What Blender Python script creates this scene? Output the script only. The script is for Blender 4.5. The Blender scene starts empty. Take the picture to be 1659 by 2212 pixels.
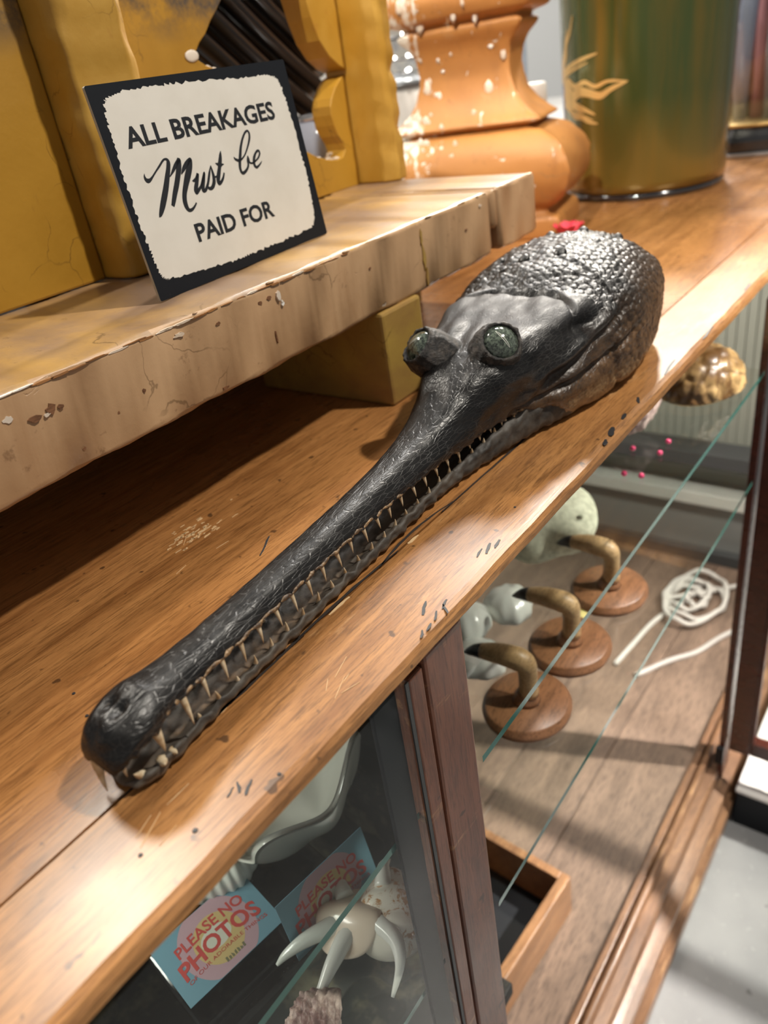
import bpy, bmesh, math, random
import numpy as np
from mathutils import Vector, Matrix
random.seed(7); rng = np.random.default_rng(7)
S = bpy.context.scene; COL = S.collection

# ---------------------------------------------------------------- camera
cd = bpy.data.cameras.new('camera'); cam = bpy.data.objects.new('camera', cd); COL.objects.link(cam)
CR = [[0.5853, -0.4782, 0.6548], [-0.7984, -0.1991, 0.5683], [-0.1414, -0.8554, -0.4983]]
m = Matrix.Identity(4)
for r in range(3):
    m[r][0] = CR[r][0]; m[r][1] = -CR[r][1]; m[r][2] = -CR[r][2]
m[2][3] = 0.28
cam.matrix_world = m
cd.sensor_fit = 'VERTICAL'; cd.sensor_height = 36; cd.lens = 36 * 1665 / 2212
cd.clip_start = 0.02
cd.dof.use_dof = True; cd.dof.focus_distance = 0.50; cd.dof.aperture_fstop = 6.0
S.camera = cam

# ---------------------------------------------------------------- light and exposure
S.view_settings.view_transform = 'Standard'; S.view_settings.look = 'None'
S.view_settings.gamma = 1; S.view_settings.use_curve_mapping = False
S.view_settings.exposure = 0.0
w = bpy.data.worlds.new('room_light'); S.world = w; w.use_nodes = True
w.node_tree.nodes['Background'].inputs[0].default_value = (1.0, 0.97, 0.92, 1)
w.node_tree.nodes['Background'].inputs[1].default_value = 0.27
def lamp(name, loc, target, power, size, col=(1, .93, .82), shape='DISK', sy=None, spread=math.pi):
    l = bpy.data.lights.new(name, 'AREA'); l.energy = power; l.shape = shape; l.size = size
    if sy: l.size_y = sy
    l.color = col; l.spread = spread
    o = bpy.data.objects.new(name, l); COL.objects.link(o); o.location = loc
    o.rotation_euler = (Vector(target) - Vector(loc)).to_track_quat('-Z', 'Y').to_euler()
    return o
lamp('track_spot_front', (1.0, -.55, 1.85), (.45, .4, .05), 43, .10)
lamp('track_spot_back', (.55, 1.75, 1.75), (.3, .2, 0), 46, .38)
lamp('track_spot_far', (2.9, .95, 1.7), (1.3, .5, 0), 42, .2, (1, .93, .82), 'DISK', None, 2.2)
lamp('ceiling_panel_aisle', (2.1, 1.35, 1.45), (.5, .3, 0), 5, .28, (1, .97, .93), 'RECTANGLE', .5)
lamp('ceiling_panel_shop', (4.2, 1.3, 1.35), (1, .3, 0), 22, .9, (1, .97, .94), 'RECTANGLE', .5)
lamp('added_case_fill', (1.2, .5, -.03), (1.62, .45, -.5), 5, .3, (1, .95, .85), 'RECTANGLE', .04)  # added fill under the counter, brightens the end panel
lamp('added_case_fill_left', (-.05, .55, -.03), (.1, .42, -.6), 1.6, .3, (1, .95, .88), 'RECTANGLE', .04)  # added fill, brightens the contents of the left bay
lamp('added_back_fill', (2.7, 1.5, 2.3), (2.4, 1.9, 0), 45, .6, (1, .97, .93), 'RECTANGLE', .4)  # added fill, brightens the background around the back counter
lamp('added_wall_fill', (4.2, 3.2, 2.4), (4.6, 5, .4), 110, 1.0, (1, .97, .94), 'RECTANGLE', .6)  # added fill aimed at the otherwise dark rear wall
lamp('track_spot_left', (-.6, .3, 2.0), (1.25, .66, .2), 1.6, .08, (1, .92, .8), 'DISK', None, .42)
lamp('track_spot_aisle', (1.6, -1.25, 1.5), (.9, .4, -.9), 6.5, .06, (1, .93, .84), 'DISK', None, .5)

# ---------------------------------------------------------------- materials
class Mt:
    def __init__(s, name, col=(.5, .5, .5), rough=.5, metal=0., coat=0., spec=.5, coords='Object'):
        s.m = bpy.data.materials.new(name); s.m.use_nodes = True; s.t = s.m.node_tree
        s.b = s.t.nodes['Principled BSDF']; s.set('Base Color', (*col, 1)); s.set('Roughness', rough)
        s.set('Metallic', metal); s.set('Coat Weight', coat); s.set('Coat Roughness', .12); s.set('Specular IOR Level', spec)
        s.tc = s.t.nodes.new('ShaderNodeTexCoord').outputs[coords]
    def set(s, k, v):
        i = s.b.inputs[k]
        if hasattr(v, 'is_linked'): s.t.links.new(v, i)
        else: i.default_value = v
    def node(s, ty, ins={}, **props):
        n = s.t.nodes.new(ty)
        for k, v in props.items(): setattr(n, k, v)
        for k, v in ins.items():
            i = n.inputs[k]
            if hasattr(v, 'is_linked'): s.t.links.new(v, i)
            else: i.default_value = v
        return n
    def vec(s, sc=(1, 1, 1), loc=(0, 0, 0), rot=(0, 0, 0), src=None):
        return s.node('ShaderNodeMapping', {'Vector': src or s.tc, 'Location': loc, 'Rotation': rot, 'Scale': sc}).outputs[0]
    def noise(s, scale, v=None, detail=4, rough=.55, dist=0):
        return s.node('ShaderNodeTexNoise', {'Vector': v or s.tc, 'Scale': scale, 'Detail': detail, 'Roughness': rough, 'Distortion': dist}).outputs[0]
    def voro(s, scale, v=None, feature='F1', rnd=1):
        return s.node('ShaderNodeTexVoronoi', {'Vector': v or s.tc, 'Scale': scale, 'Randomness': rnd}, feature=feature).outputs['Distance']
    def ramp(s, f, *stops):
        n = s.node('ShaderNodeValToRGB', {0: f}); e = n.color_ramp.elements
        while len(e) < len(stops): e.new(.5)
        for el, (p, c) in zip(e, stops):
            el.position = p; el.color = (*c, 1) if isinstance(c, tuple) else (c, c, c, 1)
        return n.outputs[0]
    def mix(s, f, a, b, mode='MIX'):
        n = s.node('ShaderNodeMix', data_type='RGBA', blend_type=mode)
        for i, v in ((0, f), (6, a), (7, b)):
            if hasattr(v, 'is_linked'): s.t.links.new(v, n.inputs[i])
            elif i == 0: n.inputs[0].default_value = v
            else: n.inputs[i].default_value = (*v, 1)
        return n.outputs[2]
    def math(s, op, a, b=0.):
        return s.node('ShaderNodeMath', {0: a, 1: b}, operation=op).outputs[0]
    def sep(s, src=None): return s.node('ShaderNodeSeparateXYZ', {0: src or s.tc}).outputs
    def bump(s, h, strength=.5, dist=.001, prev=None):
        i = {'Height': h, 'Strength': strength, 'Distance': dist}
        if prev is not None: i['Normal'] = prev
        o = s.node('ShaderNodeBump', i).outputs[0]; s.set('Normal', o); return o

def wood(name, dark, light, rough=.35, grain=(3, 60, 60), coat=.3, wear=None, scale=1., spots=True, bump=.12, rnd=True):
    M = Mt(name, rough=rough, coat=coat); M.set('Coat Roughness', .3)
    src = M.tc
    if rnd:
        r = M.node('ShaderNodeObjectInfo').outputs['Random']
        off = M.node('ShaderNodeCombineXYZ', {0: M.math('MULTIPLY', r, 7.), 1: M.math('MULTIPLY', r, 3.), 2: M.math('MULTIPLY', r, 5.)}).outputs[0]
        src = M.node('ShaderNodeVectorMath', {0: M.tc, 1: off}, operation='ADD').outputs[0]
    v = M.vec(grain, src=src)
    g = M.noise(1.1 * scale, v, 6, .62, .6)
    f = M.noise(5 * scale, M.vec((grain[0] * 2.2, grain[1] * 2.4, grain[2] * 2.4), src=src), 5, .7)
    c = M.mix(M.ramp(g, (.3, 0.), (.68, 1.)), dark, light)
    c = M.mix(M.ramp(f, (.38, .55), (.5, 0.)), c, tuple(x * .45 for x in dark))
    bl = M.noise(6, src, 3)
    c = M.mix(M.ramp(bl, (.45, 0.), (.7, .35)), c, tuple(min(1, x * 1.25) for x in light))
    if wear:
        wv = M.noise(22, M.vec((.35, 1.6, 1.6), src=src), 6, .7)
        c = M.mix(M.ramp(wv, (.6, 0.), (.66, .6)), c, wear)
    if spots:
        sp = M.noise(85, src, 2, .4)
        c = M.mix(M.ramp(sp, (.71, 0.), (.75, .75)), c, (.03, .015, .008))
    fl = M.noise(1, M.vec((grain[0] * 9, grain[1] * 9, grain[2] * 9), src=src), 3, .6)
    c = M.mix(M.ramp(fl, (.36, .5), (.46, 0.)), c, tuple(x * .5 for x in dark))
    M.set('Base Color', c)
    M.set('Roughness', M.ramp(M.noise(9, src, 4), (.3, rough - .08), (.75, rough + .1)))
    M.bump(f, bump, .0006)
    return M.m

MATS = {}
MATS['counter'] = wood('varnished_counter_wood', (.2, .078, .022), (.43, .2, .066), .27, (4, 55, 55), .35)
MATS['edge'] = wood('worn_counter_edge', (.22, .09, .026), (.44, .21, .07), .34, (5, 60, 60), .3, wear=(.52, .3, .13))
MATS['redwood'] = wood('mahogany_post', (.1, .033, .017), (.21, .075, .037), .4, (70, 70, 5), .15, wear=(.42, .22, .1))
MATS['rail'] = wood('base_rail_wood', (.12, .06, .033), (.3, .16, .085), .38, (5, 60, 60), .2, wear=(.5, .3, .16), spots=False)
MATS['floorboard'] = wood('cabinet_floor_wood', (.11, .075, .055), (.24, .165, .12), .5, (4, 30, 30), .05, spots=False)
MATS['door'] = wood('dark_red_mahogany', (.04, .008, .005), (.11, .022, .012), .25, (30, 30, 90), .5, spots=False)
MATS['turned'] = wood('turned_brown_wood', (.14, .062, .027), (.27, .125, .058), .4, (10, 40, 60), .1, spots=False)
MATS['palewood'] = wood('pale_carved_wood', (.34, .2, .085), (.56, .37, .19), .5, (10, 40, 40), .1, spots=False)
MATS['traywood'] = wood('tray_wood', (.2, .09, .04), (.42, .22, .1), .45, (4, 50, 50), .1, spots=False)

def paint(name, base, alt, chip, under, rough=.5, scale=1., chipamt=.72, stain=None, drips=None, side=None):
    M = Mt(name, rough=rough, coat=.12)
    n1 = M.noise(9 * scale, None, 6, .6, .4); n2 = M.noise(30 * scale, M.vec((1, .6, .6)), 6, .7)
    c = M.mix(M.ramp(n1, (.38, 0.), (.66, 1.)), base, alt)
    c = M.mix(M.ramp(n2, (.62, 0.), (.7, .55)), c, under)
    ch = M.noise(38 * scale, M.vec((.8, 1, 1)), 5, .6, .8)
    c = M.mix(M.ramp(ch, (chipamt, 0.), (chipamt + .015, 1.)), c, chip)
    dn = M.node('ShaderNodeTexNoise', {'Vector': M.tc, 'Scale': 16., 'Detail': 5.}).outputs['Color']
    wv = M.node('ShaderNodeVectorMath', {0: M.tc, 1: M.node('ShaderNodeVectorMath', {0: dn, 1: (.06, .06, .06)}, operation='MULTIPLY').outputs[0]}, operation='ADD').outputs[0]
    ck = M.voro(17 * scale, wv, 'DISTANCE_TO_EDGE')
    mask = M.ramp(M.noise(11, None, 3), (.56, 0.), (.64, 1.))
    line = M.math('MULTIPLY', M.ramp(ck, (.004, .6), (.01, 0.)), mask)
    c = M.mix(line, c, tuple(x * .4 for x in under))
    if drips:
        dr = M.noise(1, M.vec((34, 34, 5)), 5, .65, .5); c = M.mix(M.ramp(dr, (.55, 0.), (.72, .32)), c, drips)
        sp = M.noise(55, None, 4, .7); c = M.mix(M.ramp(sp, (.64, 0.), (.72, .5)), c, tuple(x * .5 for x in drips))
    if side:
        sy = M.sep()[1]; sm = M.noise(24, M.vec((1, 1, .35)), 6, .72)
        c = M.mix(M.ramp(M.math('ADD', M.node('ShaderNodeMapRange', {'Value': sy, 1: side[0], 2: side[1], 3: -.25, 4: .2}).outputs[0], sm), (.6, 0.), (.66, 1.)), c, chip)
    if stain:
        z = M.sep()[2]
        st = M.math('MULTIPLY', M.ramp(z, (stain[0], 0.), (stain[1], 1.)), M.ramp(M.noise(14, None, 6, .7), (.36, 0.), (.55, 1.)))
        c = M.mix(st, c, stain[2])
    M.set('Base Color', c)
    b = M.bump(M.noise(70 * scale, None, 5, .65), .25, .0012)
    M.bump(M.ramp(ch, (chipamt - .02, 1.), (chipamt + .01, 0.)), .5, .0012, b)
    return M.m
MATS['yellow'] = paint('yellow_chipped_paint', (.36, .18, .012), (.45, .235, .022), (.62, .52, .38), (.3, .14, .015), .5, 1., .79)
MATS['yellow_dirty'] = paint('yellow_paint_dark_stains', (.36, .18, .012), (.44, .23, .022), (.62, .52, .38), (.3, .14, .015), .5, 1., .8, (.17, .2, (.075, .055, .04)))
MATS['yellow_post'] = paint('yellow_worn_paint', (.40, .205, .018), (.5, .29, .05), (.6, .48, .28), (.33, .13, .02), .5, 1.1, .8)
MATS['cream'] = paint('beige_distressed_paint', (.41, .245, .125), (.48, .30, .16), (.75, .68, .58), (.4, .23, .1), .45, 1., .73, None, (.27, .13, .05))
MATS['creamtop'] = paint('beige_paint_with_yellow_smears', (.27, .175, .115), (.5, .29, .08), (.66, .58, .47), (.34, .2, .07), .38, .8, .72, None, (.2, .12, .06))
MATS['footpaint'] = paint('ochre_and_brown_paint', (.3, .165, .05), (.44, .29, .06), (.55, .4, .12), (.2, .09, .03), .5, 1.2, .76)
MATS['pedestal'] = paint('orange_wood_with_white_paint', (.46, .2, .05), (.38, .155, .038), (.72, .67, .58), (.5, .31, .15), .55, .8, .66, None, (.2, .08, .025), (-.06, .12))
MATS['pedestal_white'] = paint('flaking_white_paint', (.7, .62, .53), (.62, .5, .38), (.85, .82, .77), (.5, .25, .1), .6, 1., .6)

def flat(name, col, rough=.5, **k): return Mt(name, col, rough, **k).m
MATS['black'] = flat('black_print', (.012, .014, .018), .45)
MATS['darkgap'] = flat('dark_gouge', (.02, .013, .009), .7)
MATS['scratch'] = flat('pale_scratch', (.62, .42, .22), .6)
MATS['blackmark'] = flat('black_ink_mark', (.02, .02, .022), .5)
M = Mt('white_card_print', (.72, .69, .62), .55)
M.set('Base Color', M.mix(M.ramp(M.noise(30, None, 5), (.4, 0.), (.8, .5)), (.70, .67, .61), (.58, .54, .47))); M.bump(M.noise(300), .1, .0005); MATS['cardwhite'] = M.m
M = Mt('black_card', (.016, .019, .025), .5, spec=.25)
M.set('Base Color', M.mix(M.ramp(M.noise(160, None, 4, .7), (.68, 0.), (.76, .3)), (.007, .009, .013), (.3, .28, .25))); M.bump(M.noise(260), .15, .0005); MATS['cardblack'] = M.m
MATS['cardedge'] = flat('grey_board_edge', (.42, .38, .31), .8)

def glass(name, tint=(.97, .985, .975), rough=.02, ior=1.45, base=.0):
    m = bpy.data.materials.new(name); m.use_nodes = True; t = m.node_tree; t.nodes.clear()
    o = t.nodes.new('ShaderNodeOutputMaterial'); tr = t.nodes.new('ShaderNodeBsdfTransparent'); gl = t.nodes.new('ShaderNodeBsdfGlossy')
    tr.inputs[0].default_value = (*tint, 1); gl.inputs['Roughness'].default_value = rough
    fr = t.nodes.new('ShaderNodeFresnel'); fr.inputs[0].default_value = ior
    mx = t.nodes.new('ShaderNodeMixShader')
    ge = t.nodes.new('ShaderNodeNewGeometry'); sb = t.nodes.new('ShaderNodeMath'); sb.operation = 'SUBTRACT'; sb.inputs[0].default_value = 1; t.links.new(ge.outputs['Backfacing'], sb.inputs[1])
    mu = t.nodes.new('ShaderNodeMath'); mu.operation = 'MULTIPLY'; t.links.new(fr.outputs[0], mu.inputs[0]); t.links.new(sb.outputs[0], mu.inputs[1])
    t.links.new(mu.outputs[0], mx.inputs[0]); t.links.new(tr.outputs[0], mx.inputs[1]); t.links.new(gl.outputs[0], mx.inputs[2]); t.links.new(mx.outputs[0], o.inputs[0])
    return m
MATS['glass'] = glass('clear_sheet_glass', (.955, .975, .965))
MATS['acrylic'] = glass('clear_acrylic', (.93, .93, .92), .05, 1.5)
MATS['crystal'] = glass('clear_crystal', (.92, .94, .97), .03, 1.9)
MATS['glassedge'] = flat('green_glass_edge', (.035, .15, .125), .15, coat=.5)
MATS['olive'] = flat('olive_grey_panel', (.25, .255, .215), .6)

# ---------------------------------------------------------------- helpers
def worldpos(o):
    p = Vector((0, 0, 0))
    while o: p += o.location; o = o.parent
    return p
def link(name, me, mat, parent=None, loc=None):
    o = bpy.data.objects.new(name, me); COL.objects.link(o)
    if mat is not None and not me.materials:
        for x in (mat if isinstance(mat, (list, tuple)) else [mat]): me.materials.append(MATS[x] if isinstance(x, str) else x)
    if parent: o.parent = parent
    if loc: o.location = loc
    return o
def mesh(name, V, F, mat, parent=None, smooth=False, local=False):
    V = np.asarray(V, float).reshape(-1, 3)
    org = Vector((0, 0, 0))
    if not local:
        if parent: org = worldpos(parent)
        else: org = Vector((*((V.min(0) + V.max(0)) / 2)[:2], V.min(0)[2]))
        V = V - np.array(org)
    me = bpy.data.meshes.new(name); me.from_pydata(V.tolist(), [], [tuple(int(i) for i in f) for f in F]); me.update()
    if smooth: me.polygons.foreach_set('use_smooth', [True] * len(me.polygons))
    o = link(name, me, mat, parent)
    if not parent and not local: o.location = org
    return o
def bmobj(name, bm, mat, parent=None, smooth=False, local=False):
    bm.normal_update()
    V = [v.co[:] for v in bm.verts]; bm.verts.index_update(); F = [[v.index for v in f.verts] for f in bm.faces]; bm.free()
    return mesh(name, V, F, mat, parent, smooth, local)
def boxbm(x0, x1, y0, y1, z0, z1, bev=0, seg=2, bm=None):
    own = bm is None
    bm = bm or bmesh.new()
    r = bmesh.ops.create_cube(bm, size=1, matrix=Matrix.Translation(((x0 + x1) / 2, (y0 + y1) / 2, (z0 + z1) / 2)) @ Matrix.Diagonal((x1 - x0, y1 - y0, z1 - z0, 1)))
    if bev and own: bmesh.ops.bevel(bm, geom=list(bm.edges), offset=bev, segments=seg, profile=.5, affect='EDGES')
    return bm
def box(name, x0, x1, y0, y1, z0, z1, mat, parent=None, bev=.0, seg=2, local=False):
    return bmobj(name, boxbm(x0, x1, y0, y1, z0, z1, bev, seg), mat, parent, False, local)
def grid_faces(n, mth, closed=True, flip=False):
    F = []
    for i in range(n - 1):
        for j in range(mth if closed else mth - 1):
            a, b = i * mth + j, i * mth + (j + 1) % mth; c, d = b + mth, a + mth
            F.append((a, d, c, b) if flip else (a, b, c, d))
    return F
def lathe(name, prof, mat, parent=None, seg=40, c=(0, 0, 0), local=False, smooth=True, sx=1, sy=1, rot=0, wob=None):
    V = []
    for r, z in prof:
        for k in range(seg):
            a = 2 * math.pi * k / seg + rot; q = r * (1 + (wob(a, z) if wob else 0))
            V.append((c[0] + q * math.cos(a) * sx, c[1] + q * math.sin(a) * sy, c[2] + z))
    F = grid_faces(len(prof), seg)
    F.append(tuple(range(seg))[::-1]); F.append(tuple(range((len(prof) - 1) * seg, len(prof) * seg)))
    return mesh(name, V, F, mat, parent, smooth, local)
def catmull(P, n):
    P = np.asarray(P, float); out = []
    Q = np.vstack([2 * P[0] - P[1], P, 2 * P[-1] - P[-2]])
    for i in range(1, len(Q) - 2):
        for t in np.linspace(0, 1, n, endpoint=False):
            a, b, c, d = Q[i - 1:i + 3]
            out.append(.5 * (2 * b + (c - a) * t + (2 * a - 5 * b + 4 * c - d) * t * t + (3 * b - a - 3 * c + d) * t ** 3))
    out.append(P[-1]); return np.array(out)
def tube_vf(path, rad, seg=10):
    P = np.asarray(path, float); R = np.broadcast_to(np.asarray(rad, float), (len(P),))
    T = np.gradient(P, axis=0); T /= np.linalg.norm(T, axis=1)[:, None] + 1e-12
    up = np.array([0, 0, 1.]) if abs(T[0][2]) < .9 else np.array([1., 0, 0]); V = []
    nrm = np.cross(up, T[0]); nrm /= np.linalg.norm(nrm)
    for p, t, r in zip(P, T, R):
        nrm = nrm - t * (nrm @ t); nrm /= np.linalg.norm(nrm) + 1e-12; b = np.cross(t, nrm)
        for k in range(seg):
            a = 2 * math.pi * k / seg; V.append(p + r * (math.cos(a) * nrm + math.sin(a) * b))
    F = grid_faces(len(P), seg); F.append(tuple(range(seg))[::-1]); F.append(tuple(range((len(P) - 1) * seg, len(P) * seg)))
    return np.array(V), F
def tube(name, path, rad, mat, parent=None, seg=10, smooth=True, local=False):
    V, F = tube_vf(path, rad, seg); return mesh(name, V, F, mat, parent, smooth, local)
def prism(name, poly, axis, a0, a1, mat, parent=None, bev=0, smooth=False, local=False):
    """extrude a 2D polygon along an axis: axis 0 -> poly is (y,z); 1 -> (x,z); 2 -> (x,y)"""
    bm = bmesh.new()
    def P(u, v, a): return {0: (a, u, v), 1: (u, a, v), 2: (u, v, a)}[axis]
    lo = [bm.verts.new(P(u, v, a0)) for u, v in poly]; hi = [bm.verts.new(P(u, v, a1)) for u, v in poly]
    n = len(poly)
    bm.faces.new(lo[::-1]); bm.faces.new(hi)
    for i in range(n): bm.faces.new((lo[i], lo[(i + 1) % n], hi[(i + 1) % n], hi[i]))
    bmesh.ops.recalc_face_normals(bm, faces=bm.faces)
    if bev: bmesh.ops.bevel(bm, geom=[e for e in bm.edges if not (e.verts[0] in lo and e.verts[1] in hi) and not (e.verts[1] in lo and e.verts[0] in hi)], offset=bev, segments=2, profile=.5, affect='EDGES')
    return bmobj(name, bm, mat, parent, smooth, local)
def thing(name, label, cat, loc=(0, 0, 0), rz=0, group=None):
    o = bpy.data.objects.new(name, None); COL.objects.link(o); o.location = loc; o.rotation_euler = (0, 0, rz); o.empty_display_size = .02
    return tag(o, label, cat, group)
def tag(o, label, cat, group=None):
    o['label'] = label; o['category'] = cat
    if group: o['group'] = group
    return o
def struct(o): o['kind'] = 'structure'; return o
def lab(o, t): o['label'] = t; return o
def sphere(name, c, r, mat, parent=None, sub=2, sc=(1, 1, 1), local=False):
    bm = bmesh.new(); bmesh.ops.create_icosphere(bm, subdivisions=sub, radius=r, matrix=Matrix.Translation(c) @ Matrix.Diagonal((*sc, 1)))
    return bmobj(name, bm, mat, parent, True, local)
def pchip(x, y, q):
    x = np.asarray(x, float); y = np.asarray(y, float); h = np.diff(x); d = np.diff(y, axis=0) / (h if y.ndim == 1 else h.reshape(-1, *[1] * (y.ndim - 1)))
    mm = np.zeros_like(y); mm[0] = d[0]; mm[-1] = d[-1]
    a, b = d[:-1], d[1:]; ok = a * b > 0
    mm[1:-1] = np.where(ok, 2 * a * b / np.where(ok, a + b, 1), 0)
    i = np.clip(np.searchsorted(x, q) - 1, 0, len(x) - 2); hh = h[i]; t = (q - x[i]) / hh
    if y.ndim > 1: hh = hh.reshape(-1, *[1] * (y.ndim - 1)); t = t.reshape(-1, *[1] * (y.ndim - 1))
    return (1 + 2 * t) * (1 - t) ** 2 * y[i] + t * (1 - t) ** 2 * hh * mm[i] + t * t * (3 - 2 * t) * y[i + 1] + t * t * (t - 1) * hh * mm[i + 1]
def textmesh(name, body, mat, parent, size, sx=1., z=.0004, extr=.0001, fit=None, xf=None, bold=0.):
    """flat lettering in the parent's own plane; xf maps (u,v) -> local 3D"""
    cu = bpy.data.curves.new('t', 'FONT'); cu.body = body; cu.size = 1; cu.resolution_u = 3; cu.offset = bold
    o = bpy.data.objects.new('t', cu); COL.objects.link(o)
    bpy.context.view_layer.update()
    me = o.evaluated_get(bpy.context.evaluated_depsgraph_get()).to_mesh()
    V = np.array([v.co[:] for v in me.vertices]); F = [tuple(p.vertices) for p in me.polygons]
    bpy.data.objects.remove(o); bpy.data.curves.remove(cu)
    V[:, 0] -= V[:, 0].min(); V[:, 1] -= 0
    capw = V[:, 0].max(); caph = V[:, 1].max()
    if fit: U = np.c_[V[:, 0] / capw * fit[0], V[:, 1] / caph * fit[1]]
    else: U = V[:, :2] * size
    P = np.array([xf(u, v) for u, v in U])
    return mesh(name, P, F, mat, parent, False, True)

# ================================================================ room shell
FZ = -1.03
M = Mt('polished_grey_concrete', (.3, .31, .32), .3)
c = M.mix(M.ramp(M.noise(3.5, None, 5), (.35, 0.), (.7, 1.)), (.2, .205, .215), (.33, .335, .34))
c = M.mix(M.ramp(M.noise(60, None, 4, .7), (.6, 0.), (.7, .5)), c, (.45, .45, .45))
c = M.mix(M.ramp(M.noise(30, None, 2), (.7, 0.), (.73, .7)), c, (.12, .12, .12))
M.set('Base Color', c); MATS['concrete'] = M.m
struct(box('floor', -3, 7, -4, 5, FZ - .1, FZ, 'concrete'))
MATS['wall'] = flat('off_white_wall', (.62, .62, .6), .7)
struct(box('wall_back', -3, 7, 5, 5.1, FZ, 2.2, 'wall'))
struct(box('wall_right', 7, 7.1, -4, 5.1, FZ, 2.2, 'wall'))

# ================================================================ display cabinet
cab = thing('display_cabinet', 'long wooden shop display cabinet with orange varnished counter top and glass front', 'cabinet', (.7, .5, FZ))
TH = .0135
# counter planks: joints recessed, slightly uneven
def plank(y0, y1, front=False):
    if front:
        prof = [(y0 + .012, -TH), (y0 + .004, -TH + .001), (y0 + .0008, -TH + .005), (y0, -.0085), (y0 + .001, -.004), (y0 + .0035, -.0012), (y0 + .008, 0), (y1 - .0008, 0), (y1, -.001), (y1, -TH)]
    else:
        prof = [(y0, -TH), (y0, 0), (y1, 0), (y1, -TH)]
    xs = np.linspace(-.35, 3.1, 140); V = []
    for x in xs:
        for k, (y, z) in enumerate(prof):
            j = 0
            if front and 1 <= k <= 6: j = .0003 * math.sin(x * 47) * math.sin(x * 13 + 1) + .0003 * math.sin(x * 171)
            if not front and k == 0: pass
            V.append((x, y + j, z))
    n = len(prof)
    F = grid_faces(len(xs), n, True, False); F.append(tuple(range(n))[::-1]); F.append(tuple(range((len(xs) - 1) * n, len(xs) * n)))
    o = mesh('counter_plank', V, F, 'edge' if front else 'counter', cab)
    bm = bmesh.new(); bm.from_mesh(o.data); bmesh.ops.recalc_face_normals(bm, faces=bm.faces); bm.to_mesh(o.data); bm.free()
    return o
lab(plank(.2117, .2795, True), 'front plank with worn rounded edge')
plank(.2805, .4186); plank(.4189, .62); plank(.621, 1.14)
# sliver of dirt lying in the joint
def strip(name, pts, wd, mat, parent, z=.0003, th=.0004):
    P = np.array(pts, float); V = []; n = len(P)
    T = np.gradient(P, axis=0); T /= np.linalg.norm(T, axis=1)[:, None]; N = np.c_[-T[:, 1], T[:, 0]]
    W = np.array([wd * (.25 + .75 * math.sin(math.pi * (i + .5) / n)) * random.uniform(.7, 1.2) for i in range(n)])
    for zz in (z - th, z):
        for p, nn, q in zip(P, N, W): V += [(*(p + nn * q), zz), (*(p - nn * q), zz)]
    F = []
    for i in range(n - 1):
        a = 2 * n + 2 * i; F.append((a, a + 2, a + 3, a + 1)[::-1])
        b = 2 * i; F += [(b, b + 2, a + 2, a), (b + 1, a + 1, a + 3, b + 3)]
    return mesh(name, V, F, mat, parent)
for x0, x1, yy in ((.1, .235, .2785), (.21, .33, .2815), (.31, .40, .2845), (.385, .62, .279)):
    xs = np.linspace(x0, x1, 14); strip('joint_crack', [(x, .2800 + (yy - .2800) * math.sin((x - x0) / (x1 - x0) * math.pi) + random.uniform(-.0003, .0003)) for x in xs], .0011, 'darkgap', cab)
for x0, x1 in ((.145, .18), (.255, .275), (.34, .352)):
    xs = np.linspace(x0, x1, 6); strip('pale_chip', [(x, .2785 + random.uniform(-.0006, .0006)) for x in xs], .0013, 'scratch', cab)
# ink marks, dents and scratches on the counter
for (x, y, dx, dy, wd) in ((.286, .2295, .006, .003, .0012), (.2945, .2205, .0045, .0015, .0008), (.291, .2175, .003, .0035, .0007), (.283, .2195, .004, .002, .0007), (.2725, .2172, .0035, .001, .0008), (.2655, .2172, .003, .0016, .0008), (.137, .229, .004, .002, .001), (.1345, .233, .002, .003, .0009), (.1305, .2345, .003, .001, .0006), (.357, .2265, .006, .002, .0012), (.364, .2235, .005, .001, .0013), (.35, .229, .005, .001, .0008), (.545, .2195, .008, .002, .0025), (.575, .221, .006, .001, .0016), (.61, .222, .006, .003, .0018), (.525, .2165, .005, .0015, .0016), (.69, .2225, .02, .002, .0014), (.79, .218, .02, .0015, .0012), (.95, .222, .014, .001, .0016), (.296, .372, .011, .006, .0009), (.62, .31, .01, .003, .001)):
    n = 5; strip('ink_mark', [(x + dx * t, y + dy * t + random.uniform(-.0004, .0004)) for t in np.linspace(-1, 1, n)], wd, 'blackmark', cab)
for (x, y, r) in ((.0862, .2455, .0012), (.1075, .2335, .0015), (.1265, .344, .0011), (.153, .345, .0009), (.1335, .367, .0011), (.15, .2215, .0011), (.41, .235, .001), (.335, .327, .0008)):
    bm = bmesh.new(); bmesh.ops.create_cone(bm, cap_ends=True, segments=10, radius1=r, radius2=r * .8, depth=.0005, matrix=Matrix.Translation((x, y, .0002))); bmobj('nail_hole', bm, 'blackmark', cab)
for k in range(20):
    cx, cy = random.choice(((.09, .256), (.1, .25), (.27, .435), (.28, .42), (.245, .41), (.26, .3), (.2, .228), (.2, .233), (.9, .28)))
    x, y = cx + random.gauss(0, .012), cy + random.gauss(0, .006); a = random.gauss(.25, .35); L = random.uniform(.004, .02)
    if not (.214 < y < .275 or .285 < y < .415 or .424 < y < .6): continue
    if .105 < x < .45 and .262 < y < .312: continue
    strip('surface_scratch', [(x + L * t * math.cos(a), y + L * t * math.sin(a)) for t in np.linspace(0, 1, 5)], .00016, 'scratch', cab)
# flaked varnish patch under the stand
for k in range(60):
    x, y = .285 + random.gauss(0, .012), .437 + random.gauss(0, .0085)
    if y < .4215 : continue
    L = random.uniform(.002, .007); strip('varnish_flake', [(x + L * t, y + .0006 * random.uniform(-1, 1)) for t in np.linspace(0, 1, 4)], random.uniform(.0003, .0009), 'scratch', cab)
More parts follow.
